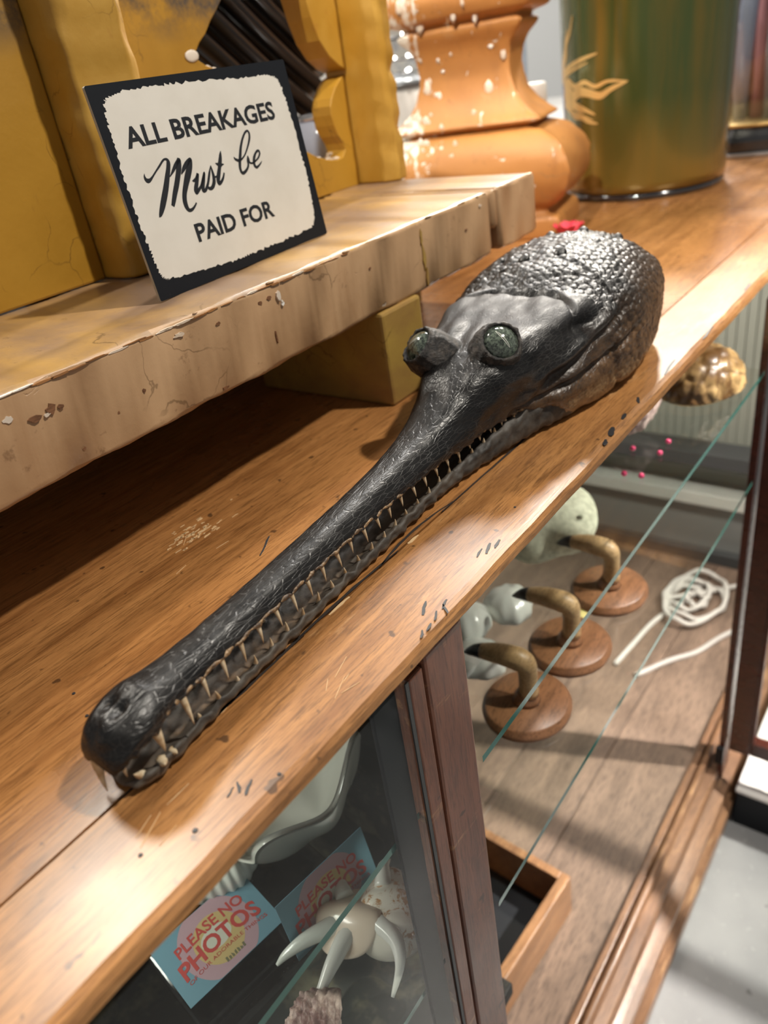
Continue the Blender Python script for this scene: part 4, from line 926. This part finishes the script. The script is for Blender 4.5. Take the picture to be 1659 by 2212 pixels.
# rack the canes lean on
ck = thing('cane_rack', 'dark wooden rack with an orange brown upright behind the yellow frame', 'rack', (1.05, 1.02, 0))
box('upright', 1.035, 1.062, 1.0, 1.04, 0, .62, 'turned', ck, .003); box('upright', .50, .53, .95, .98, 0, .60, 'ebony', ck, .003)
box('rail', .53, 1.035, .945, .965, .50, .525, 'ebony', ck, .003); box('rail', .53, 1.035, .955, .975, .17, .195, 'ebony', ck, .003); box('base', .48, 1.08, .94, 1.05, 0, .03, 'ebony', ck, .003)
for xa, zt_ in ((.61, .408), (.95, .166)):                 # cradle arms that carry the canes
    box('cradle_arm', xa, xa + .018, .797, .948, zt_ - .02, zt_, 'ebony', ck, .002); box('cradle_post', xa, xa + .018, .949, .969, .03, zt_, 'ebony', ck, .002)
M = Mt('cobalt_glass', (.02, .03, .4), .1, coat=1.); zz = M.sep()[2]
M.set('Base Color', M.mix(M.ramp(zz, (.10, 0.), (.16, 1.)), (.008, .012, .09), (.42, .45, .55))); MATS['cobalt'] = M.m
vz = thing('blue_glass_vase', 'blue and silver glass vase glimpsed through the hole in the yellow panel', 'vase', (.872, .755, 0))
lathe('body', [(.028, 0), (.032, .006), (.031, .12), (.033, .19), (.036, .228), (.033, .228), (.029, .18), (.025, .02)], 'cobalt', vz, 36, (0, 0, 0), True)
lathe('rim', [(.0345, .2285), (.037, .231), (.036, .235), (.033, .232)], flat('silver_rim', (.8, .8, .82), .15, metal=.9), vz, 36, (0, 0, 0), True)

# back counter with the crystal lamp, jar and bowls
MATS['whitepaint'] = flat('white_painted_wood', (.72, .7, .66), .5)
bc = thing('white_back_counter', 'white painted back counter across the shop behind the display cabinet', 'counter', (2.7, 1.9, FZ))
box('worktop', 1.55, 4.2, 1.45, 2.5, -.03, 0, 'whitepaint', bc, .004); box('front', 1.6, 4.15, 1.5, 2.45, FZ, -.03, 'whitepaint', bc, .004)
for k in range(6): box('panel', 1.65 + k * .41, 2.02 + k * .41, 1.488, 1.5, FZ + .1, -.1, 'whitepaint', bc, .004)
ws = thing('wall_shelves', 'white shelves on a tall backboard above the white back counter', 'shelf', (3, 2.5, .0005))
for k in range(2): box('shelf', 2.0, 4.15, 2.2, 2.45, .42 + k * .34, .44 + k * .34, 'whitepaint', ws, .004)
box('backboard', 1.9, 4.2, 2.45, 2.5, .0005, 1.3, 'whitepaint', ws, .004)
jr = thing('ribbed_white_jar', 'white ribbed jar with black lid line standing on the white back counter', 'jar', (2.16, 1.56, 0))
lathe('body', [(.085, 0), (.092, .01), (.094, .19), (.088, .205)], 'whitepaint', jr, 80, (0, 0, 0), True, wob=lambda a, z: .02 * math.sin(a * 20))
lathe('lid', [(.092, .206), (.096, .21), (.096, .225), (.06, .24), (.012, .245)], flat('grey_lid', (.16, .17, .18), .3, metal=.5), jr, 40, (0, 0, 0), True)
bx = tag(box('blue_box', 2.32, 2.46, 1.50, 1.60, .0005, .10, flat('cobalt_card', (.01, .05, .5), .4), None, .002), 'small bright blue box beside the white ribbed jar', 'box')
lp = thing('crystal_lamp', 'sparkling crystal table lamp with glowing imitation sparkles beyond the yellow frame', 'lamp', (2.36, 1.72, 0))
lathe('stem', [(.06, 0), (.06, .012), (.012, .03), (.009, .2), (.02, .23), (.008, .26), (.008, .50), (.02, .51), (.004, .53)], 'blackgloss', lp, 24, (0, 0, 0), True)
sparkle = bpy.data.materials.new('crystal_sparkle'); sparkle.use_nodes = True; t_ = sparkle.node_tree; e_ = t_.nodes.new('ShaderNodeEmission'); e_.inputs[0].default_value = (1, .96, .9, 1); e_.inputs[1].default_value = 14; t_.links.new(e_.outputs[0], t_.nodes['Material Output'].inputs[0]); MATS['sparkle'] = sparkle  # glowing material imitating light sparkling off the crystals
db = bmesh.new(); bmesh.ops.create_icosphere(db, subdivisions=1, radius=1); dm = bpy.data.meshes.new('crystal_drop'); db.to_mesh(dm); db.free(); dm.materials.append(MATS['crystal'])
bb = bmesh.new(); bmesh.ops.create_icosphere(bb, subdivisions=1, radius=1); bmh = bpy.data.meshes.new('sparkle'); bb.to_mesh(bmh); bb.free(); bmh.materials.append(sparkle)
for tier, (zt_, rt, nn) in enumerate(((.46, .06, 12), (.40, .10, 18), (.33, .13, 24), (.27, .145, 26), (.23, .12, 20))):
    tube('ring', [(rt * math.cos(a), rt * math.sin(a), zt_ + .012) for a in np.linspace(0, 6.28, 30)], .003, 'blackgloss', lp, 6, True, True)
    for k in range(nn):
        a = 6.283 * k / nn + tier * .3; o = bpy.data.objects.new('crystal_drop', dm); COL.objects.link(o); o.parent = lp
        o.location = (rt * math.cos(a), rt * math.sin(a), zt_ - .012 * (k % 2)); q = random.uniform(.008, .012); o.scale = (q, q, q * 1.5)
        if k % 2 == 0:
            o = bpy.data.objects.new('sparkle', bmh); COL.objects.link(o); o.parent = lp; o.location = (rt * math.cos(a) * .97, rt * math.sin(a) * .97, zt_ + .02); o.scale = (.0042,) * 3
cb = tag(lathe('crumpled_napkin', [(.055, 0), (.07, .01), (.062, .04), (.045, .062), (.02, .075), (.002, .078)], 'whitepaint', None, 26, (1.53, 1.03, 0.0005), wob=lambda a, z: .13 * math.sin(a * 5 + z * 90) + .08 * math.sin(a * 9)), 'crumpled white napkin on the counter behind the yellow frame', 'napkin')
# acrylic rod, flutes and box between pedestal and bin
ar = thing('acrylic_stand', 'tall clear acrylic rod stand in front of the green bin', 'stand', (1.451, .668, 0))
lathe('rod', [(.0075, .006), (.0075, .44), (.004, .445)], 'acrylic', ar, 16, (0, 0, 0), True); lathe('foot', [(.0105, 0), (.011, .003), (.01, .005), (.0076, .0058)], 'acrylic', ar, 24, (0, 0, 0), True)
def flute(x, y, nm, labx):
    f_ = thing('glass_flute', labx, 'glass', (x, y, 0), 0, 'slender glasses beside the bin')
    lathe('bowl', [(.003, .17), (.009, .19), (.0125, .23), (.012, .30), (.0105, .30), (.011, .232), (.004, .176)], 'crystal', f_, 20, (0, 0, 0), True); lathe('stem', [(.026, 0), (.024, .003), (.004, .008), (.003, .168)], 'crystal', f_, 20, (0, 0, 0), True)
flute(1.462, .765, 'a', 'slender clear glass flute with pale base beside the green bin')
wb = thing('white_capped_bottle', 'small red brown bottle with white cap seen beside the acrylic rod', 'bottle', (1.425, .725, 0))
lathe('body', [(.024, 0), (.026, .004), (.026, .165), (.022, .172)], 'pedestal', wb, 28, (0, 0, 0), True); lathe('cap', [(.0225, .1725), (.025, .175), (.025, .208), (.022, .212), (.002, .2125)], 'whitepaint', wb, 28, (0, 0, 0), True)

# ================================================================ on the glass shelves
ZL, ZU = -.3025, -.1365
def bird(loc, rz, label):
    b = thing('wooden_bird', label, 'figurine', loc, rz, 'wooden birds on the lower shelf')
    lathe('base', [(.0435, 0), (.0455, .002), (.0455, .007), (.0435, .0085), (.043, .011), (.041, .013), (.002, .0131)], 'turned', b, 48, (0, 0, 0), True, True, 1.05, .98)
    lathe('collar', [(.0145, .0132), (.0135, .017), (.0105, .022), (.0085, .026)], 'turned', b, 28, (0, 0, 0), True)
    P = [(0, -.003, .022), (0, -.003, .04), (0, -.003, .052), (0, -.001, .0605), (0, .006, .0645), (0, .020, .0655), (0, .034, .0645), (0, .045, .0625)]; R_ = [.0100, .0092, .0096, .0112, .0118, .0112, .0098, .0082]
    tube('neck_and_head', catmull(P, 4), np.interp(np.linspace(0, 7, 29), range(8), R_), 'palewood', b, 16, True, True)
    tube('beak', catmull([(0, .0445, .0627), (0, .052, .0612), (0, .060, .0575), (0, .066, .0545)], 4), np.interp(np.linspace(0, 3, 13), range(4), [.0083, .0068, .004, .0006]), 'black', b, 14, True, True)
bird((.503, .2895, ZL), .1, 'wooden bird nearest the corner post, pale neck on round brown base')
bird((.604, .2895, ZL), .05, 'wooden bird in the middle of three with black beak tip on round base')
bird((.716, .2905, ZL), .0, 'wooden bird farthest back, black beak against the cream coral')
M = Mt('cream_porous_coral', (.5, .5, .38), .85); n1 = M.noise(120, None, 5, .7)
M.set('Base Color', M.mix(M.ramp(n1, (.35, 0.), (.6, 1.)), (.46, .46, .34), (.74, .74, .58))); M.bump(n1, .5, .002); MATS['coral'] = M.m
def blob(name, c, r, mat, label, cat, sc, seed, amp=.12, freq=3., sub=4, group=None):
    bm = bmesh.new(); bmesh.ops.create_icosphere(bm, subdivisions=sub, radius=1); P_ = np.array([v.co[:] for v in bm.verts])
    d = 1 + amp * snoise((P_[:, 0] * freq, P_[:, 1] * freq, P_[:, 2] * freq), seed); P_ = P_ * d[:, None] * np.array(sc) * r; P_[:, 2] -= P_[:, 2].min(); P_ += np.array(c)
    for v, p in zip(bm.verts, P_): v.co = p
    return tag(bmobj(name, bm, mat, None, True), label, cat, group)
blob('coral_lump', (.775, .395, ZL), .062, 'coral', 'large cream porous coral lump behind the wooden birds', 'coral', (1.05, 1.05, .72), 11, .14)
MATS['shellwhite'] = Mt('white_shell', (.74, .75, .7), .25, coat=.4).m
def cowrie(name, c, r, label, rz, sc):
    bm = bmesh.new(); bmesh.ops.create_icosphere(bm, subdivisions=4, radius=1); R2 = Matrix.Rotation(rz, 3, 'Z')
    for v in bm.verts:
        p = v.co.copy(); p.x *= sc[0] * (1 - .18 * p.y); p.y *= sc[1]; p.z *= sc[2]; g = math.exp(-(p.x / .12) ** 2)
        if v.co.z < 0: p.z *= .55
        rib = 1 + .03 * math.cos(math.atan2(v.co.x, v.co.y) * 9)
        v.co = R2 @ (p * r * rib) + Vector(c)
    zmin = min(v.co.z for v in bm.verts)
    for v in bm.verts: v.co.z += c[2] - zmin
    return tag(bmobj(name, bm, 'shellwhite', None, True), label, 'shell', 'white shells on the lower shelf')
cowrie('white_shell', (.628, .378, ZL), .029, 'ribbed white shell just behind the middle wooden bird', .4, (1.1, 1, .8))
cowrie('white_shell', (.575, .405, ZL), .030, 'white shell peeping past the corner post beside the ribbed one', .1, (1, 1, .9))
cowrie('white_shell', (.535, .365, ZL), .030, 'pale shell behind the nearest wooden bird', 1.0, (1.1, 1, .55))
tag(box('yellow_tag', .640, .672, .296, .316, ZL, ZL + .004, flat('pale_yellow_card', (.6, .52, .2), .6), None, .001), 'small pale yellow tag lying between two wooden birds', 'tag')
# scaly brown shell on the upper shelf
M = Mt('scaly_brown_shell', (.5, .3, .1), .35, coat=.3); vv = M.voro(34, M.vec((1, 1, .8)), 'DISTANCE_TO_EDGE'); n1 = M.noise(20, None, 4)
c = M.mix(M.ramp(n1, (.4, 0.), (.62, 1.)), (.13, .065, .02), (.58, .39, .17)); M.set('Base Color', M.mix(M.ramp(vv, (.02, .6), (.07, 0.)), c, (.1, .05, .02))); M.bump(vv, .6, .002); MATS['tort'] = M.m
ts = thing('scaly_shell', 'scaly brown tortoise shell on the upper glass shelf', 'shell', (.945, .265, ZU), -.3)
bm = bmesh.new(); bmesh.ops.create_icosphere(bm, subdivisions=5, radius=1)
Pq = np.array([v.co[:] for v in bm.verts]); lon = np.arctan2(Pq[:, 1], Pq[:, 0]); lat = np.arccos(np.clip(Pq[:, 2], -1, 1))
e1, e2, _h = hexcells(lat * np.cos(lon), lat * np.sin(lon), .46, .2, 21)
for v, gq in zip(bm.verts, np.clip((e2 - e1) * 3, 0, 1)):
    p = v.co; r = .96 + .06 * gq + .02 * math.sin(26 * math.atan2(p.y, p.x)) * (1 - abs(p.z))
    v.co = Vector((p.x * .062 * r, p.y * .047 * r, .012 + (p.z * .052 * r if p.z > 0 else p.z * .006)))
bmobj('carapace', bm, 'tort', ts, True, True)
bm = bmesh.new(); bmesh.ops.create_icosphere(bm, subdivisions=3, radius=1)
for v in bm.verts: v.co = Vector((v.co.x * .052, v.co.y * .038, .006 + v.co.z * .006))
bmobj('underside', bm, Mt('honey_shell', (.6, .36, .1), .3, coat=.4).m, ts, True, True)
# pink murex, and balls imitating pink reflected glints
M = Mt('pink_brown_shell', (.5, .35, .3), .5); M.set('Base Color', M.mix(M.ramp(M.noise(40, None, 5, .7), (.4, 0.), (.6, 1.)), (.2, .11, .1), (.66, .52, .46))); MATS['murex'] = M.m
def spiral(name, c, L, R0, mat, label, rz, ribs=9, ramp_=.09, cat='shell', group=None, tilt=0):
    V = []; n = 60; sg = 48
    for i in range(n):
        t = i / (n - 1); x = (t - .5) * L; r = R0 * (math.sin(math.pi * min(1, t * 1.25) ** .8 * .5) if t < .6 else (1 - ((t - .6) / .4) ** 1.5)) * .98 + .0008
        for k in range(sg):
            a = 2 * math.pi * k / sg; q = r * (1 + ramp_ * math.sin(ribs * (a + t * 3)) + .05 * math.sin(t * 60)); V.append((x, q * math.cos(a), q * math.sin(a)))
    F = grid_faces(n, sg); F.append(tuple(range(sg))[::-1]); F.append(tuple(range((n - 1) * sg, n * sg)))
    V = np.array(V); Mx = np.array(Matrix.Rotation(rz, 3, 'Z') @ Matrix.Rotation(tilt, 3, 'Y')); V = V @ Mx.T; V[:, 2] -= V[:, 2].min(); V += np.array(c)
    return tag(mesh(name, V, F, mat, None, True), label, cat, group)
spiral('ribbed_shell', (.80, .315, ZU), .13, .026, 'murex', 'pinkish brown ribbed shell under the counter edge on the upper shelf', -.5)
MATS['pinkglint'] = Mt('pink_glint', (.75, .08, .2), .08, coat=1.).m
for x, y, wh in ((.771, .2855, 'tucked nearest the counter edge beside the ribbed shell'), (.770, .2545, 'in the middle of the pink glint group'), (.80, .2555, 'farthest back, closest to the scaly shell'), (.712, .2725, 'lowest in view, right under the counter edge'), (.714, .2545, 'lowest in view, nearer the green shelf edge')):
    tag(sphere('glint_ball', (x, y, ZU + .0034), .0034, 'pinkglint', None, 2), 'ball imitating a pink reflected glint ' + wh, 'bead', 'imitated pink glints on the upper shelf')  # small balls imitate pink glints reflected in the glass

# white cord coiled on the cabinet floor
pts = []
for k in range(70):
    t = k / 69; a = t * 6.283 * 4.3; r = .055 + .035 * math.sin(t * 9); pts.append((1.50 + r * math.cos(a) * (1.2 if k > 40 else .8), .405 + r * .75 * math.sin(a), -.8955 + .0045 * (k % 3) + .012 * t))
pts = [(1.22, .48, -.8955), (1.30, .47, -.8955), (1.40, .455, -.8955)] + pts + [(1.6, .33, -.894), (1.66, .30, -.8955)]
tag(tube('extension_lead', catmull(pts, 4), .0052, flat('white_flex', (.56, .54, .5), .5), None, 8), 'tangled white electric cord coiled on the cabinet floor', 'cord')
tag(tube('extension_lead', catmull([(1.205, .43, -.8955), (1.28, .385, -.8955), (1.33, .345, -.8955), (1.40, .315, -.8955), (1.45, .285, -.8955)], 6), .0055, flat('grey_white_flex', (.45, .43, .4), .5), None, 8), 'second pale cord lying straight on the cabinet floor', 'cord')
# wooden tray on the cabinet floor
tb = thing('wooden_tray', 'shallow wooden tray with black lining on the cabinet floor by the post', 'tray', (.55, .42, -.9), -.06)
box('tray_floor', -.12, .11, -.07, .12, 0, .006, 'black', tb, 0, 2, True)
for a in ((-.13, .122, -.085, -.07), (-.13, .122, .12, .135), (.108, .122, -.07, .12), (-.13, -.116, -.07, .12)): box('tray_side', *a, 0, .085, 'traywood', tb, .0015, 2, True)

# ================================================================ left bay
cardimg = {}
def photo_card(origin, ux, vx, label):
    o_ = Vector(origin); ux = Vector(ux).normalized(); vx = Vector(vx); vx = (vx - ux * vx.dot(ux)).normalized(); nx = ux.cross(vx)
    k = thing('notice', label, 'sign', o_[:]); f = lambda u, v, h=0: (ux * (u / 1000) + vx * (v / 1000) + nx * (h / 1000))[:]
    Wc, Hc = 88, 58
    V = [f(0, 0, -.5), f(Wc, 0, -.5), f(Wc, Hc, -.5), f(0, Hc, -.5), f(0, 0), f(Wc, 0), f(Wc, Hc), f(0, Hc)]
    mesh('card', V, [(3, 2, 1, 0), (4, 5, 6, 7), (0, 1, 5, 4), (1, 2, 6, 5), (2, 3, 7, 6), (3, 0, 4, 7)], 'cardblue', k, False, True)
    def disc(nm, cu, cv, ru, rv, h, mat):
        P_ = [(min(max(cu + ru * math.cos(a), .3), Wc - .3), min(max(cv + rv * math.sin(a), .3), Hc - .3)) for a in np.linspace(0, 2 * math.pi, 60, endpoint=False)]
        mesh(nm, [f(cu, cv, h)] + [f(u, v, h) for u, v in P_], [(0, 1 + i, 1 + (i + 1) % 60) for i in range(60)], mat, k, False, True)
    disc('pink_disc', 44, 28, 31, 33, .06, 'cardpink'); disc('yellow_disc', 44, 27, 20, 21, .12, 'cardyellow'); disc('white_patch', 43, 29, 13, 9, .18, 'cardpale')
    textmesh('lettering', 'PLEASE NO', 'cardred', k, 1, fit=(62, 9), bold=.02, xf=lambda u, v: f(13 + u, 36.5 + v - .0035 * (u - 31) ** 2 * .6 + .02 * u, .25))
    textmesh('lettering', 'PHOTOS', 'cardred', k, 1, fit=(72, 13.5), bold=.03, xf=lambda u, v: f(8 + u, 20.5 + v - .0028 * (u - 36) ** 2 + .02 * u, .25))
    textmesh('lettering', 'OF OUR ADORABLE THINGS', 'cardred', k, 1, fit=(72, 3), xf=lambda u, v: f(9 + u, 15.2 + v - .0022 * (u - 36) ** 2, .25))
    for q in range(7): mesh('small_mark', [f(38 + 2.6 * q, 6.5, .25), f(39.7 + 2.6 * q, 6.5, .25), f(39.9 + 2.6 * q, 10.2 - (q % 3), .25), f(38.2 + 2.6 * q, 10.4 - (q % 2), .25)], [(0, 1, 2, 3)], 'cardgrey', k, False, True)
    return k
MATS['cardblue'] = flat('blue_card', (.17, .33, .42), .5); MATS['cardpink'] = flat('pink_print', (.52, .33, .38), .5); MATS['cardyellow'] = flat('yellow_print', (.62, .45, .2), .5)
MATS['cardpale'] = flat('cream_print', (.66, .64, .55), .5); MATS['cardred'] = flat('red_print', (.55, .07, .06), .5); MATS['cardgrey'] = flat('grey_print', (.2, .18, .1), .5)
photo_card((.112, .3585, ZL + .0145), (.087, -.0135, 0), (.012, .06, .008), 'blue card asking for no photos, nearer of the two on the clear holder')
photo_card((.183, .317, ZL + .0065), (.087, -.013, 0), (.004, .010, .056), 'copy of the blue card in place of its reflection, behind the spider conch')  # stands in for the card's reflection in the acrylic
ah = thing('card_holder', 'clear acrylic block holding the blue cards on the lower shelf', 'holder', (.16, .36, ZL), -.15)
box('block', -.05, .10, -.028, .055, 0, .0125, 'acrylic', ah, .004, 3, True)
box('lip', -.05, .10, -.042, -.03, 0, .010, 'acrylic', ah, .003, 3, True)
for k in range(26): sphere('air_bubble', (random.uniform(-.045, .095), random.choice((-.036, random.uniform(-.025, .05))), .006), random.uniform(.0006, .0013), 'crystal', ah, 1, (1, 1, 1), True)
# big scalloped white shell
M = Mt('glossy_white_ceramic', (.66, .64, .58), .2, coat=.5); MATS['porcelain'] = M.m
def clam(c, R0, label, lean):
    V = []; nr, na = 30, 120
    Mx = Matrix.Rotation(lean[2], 3, 'Z') @ Matrix.Rotation(lean[0], 3, 'X')
    for side in (0, 1):
        for i in range(nr):
            t = (i + .5) / nr
            for j in range(na):
                a = 2 * math.pi * j / na; sc = 1 + .10 * t ** 2 * math.cos(5 * a + .5) ; r = R0 * t * sc
                z = R0 * (.62 * t ** 2.2 + .16 * t ** 2 * math.cos(5 * a + .5)) + (.005 if side == 0 else 0)
                V.append(Mx @ Vector((r * math.cos(a), r * .82 * math.sin(a), z)))
    F = grid_faces(nr, na); off = nr * na; F += [tuple(q + off for q in f[::-1]) for f in grid_faces(nr, na)]
    F += [((nr - 1) * na + j, off + (nr - 1) * na + j, off + (nr - 1) * na + (j + 1) % na, (nr - 1) * na + (j + 1) % na) for j in range(na)]
    F.append(tuple(range(na))[::-1]); F.append(tuple(off + j for j in range(na)))
    V = np.array([v[:] for v in V]); V[:, 2] -= V[:, 2].min(); V += np.array(c)
    return tag(mesh('scalloped_shell', V, F, 'porcelain', None, True), label, 'shell')
clam((.290, .384, ZL), .086, 'big glossy white scalloped shell standing behind the blue cards', (-.45, 0, .25))
cn = spiral('white_conch', (.196, .415, ZL), .08, .021, 'shellwhite', 'smooth white conch behind the blue card, left of the scalloped shell', -.35, 3, .03)
# spider conch
M = Mt('spider_conch_shell', (.74, .7, .6), .3, coat=.3); n1 = M.noise(75, None, 5, .7, .5); px = M.sep()
spot = M.math('MULTIPLY', M.ramp(n1, (.5, 0.), (.56, 1.)), M.ramp(M.node('ShaderNodeMapRange', {'Value': px[0], 1: -.004, 2: .012}).outputs[0], (0, 0.), (1, 1.)))
M.set('Base Color', M.mix(spot, (.76, .73, .63), (.45, .24, .1))); MATS['conch'] = M.m
sc_ = thing('spider_conch', 'cream spider conch shell with long curved fingers on the lower shelf', 'shell', (.222, .282, ZL))
bm = bmesh.new(); bmesh.ops.create_icosphere(bm, subdivisions=4, radius=1)
for v in bm.verts:
    p = v.co.copy(); q = 1 + .10 * math.sin(p.y * 10) * max(p.z, 0); v.co = Vector((p.x * .027 * q * (1 - .15 * p.y), p.y * .036 * (1 + .15 * p.y), .022 + p.z * .022 * q)); v.co = Matrix.Rotation(-.9, 3, 'Z') @ v.co + Vector((.019, -.013, 0))
bmobj('body', bm, 'conch', sc_, True, True)
bm = bmesh.new(); bmesh.ops.create_icosphere(bm, subdivisions=4, radius=1)
for v in bm.verts: p = v.co.copy(); v.co = Vector((-.002 + p.x * .026 - p.y * .008, .010 + p.y * .026 + p.x * .010, .030 + p.z * .007 - .006 * p.y + .006 * math.cos(p.x * 4)))
bmobj('lip', bm, flat('pale_peach_nacre', (.78, .66, .53), .25, coat=.4), sc_, True, True)
for P_, r0 in (([(.004, .012, .028), (-.014, .018, .031), (-.032, .028, .031), (-.046, .036, .026), (-.055, .039, .022)], .0085), ([(.0, .002, .028), (-.016, .003, .030), (-.034, .001, .028), (-.050, -.001, .023), (-.063, -.001, .017)], .0085),
   ([(.004, -.006, .032), (.004, -.020, .037), (.000, -.034, .036), (-.010, -.043, .030), (-.026, -.046, .018)], .0085), ([(.010, .024, .03), (.018, .036, .032), (.03, .044, .03)], .0075), ([(.03, .0, .036), (.042, .008, .04), (.052, .010, .036)], .0075)):
    Q = catmull(P_, 6); tube('finger', Q, r0 * (1 - np.linspace(0, 1, len(Q)) ** 1.3 * .84), 'shellwhite', sc_, 12, True, True)
spiral('rough_shell', (.150, .274, ZL), .06, .017, 'murex', 'rough pinkish white shell at the front edge of the left lower shelf', -.1, 11, .14)
blob('sand_stone', (.262, .335, -.5995), .06, 'mottled', 'mottled sandy stone on the dark deck below the left shelf', 'stone', (1.2, 1, .5), 5, .2)
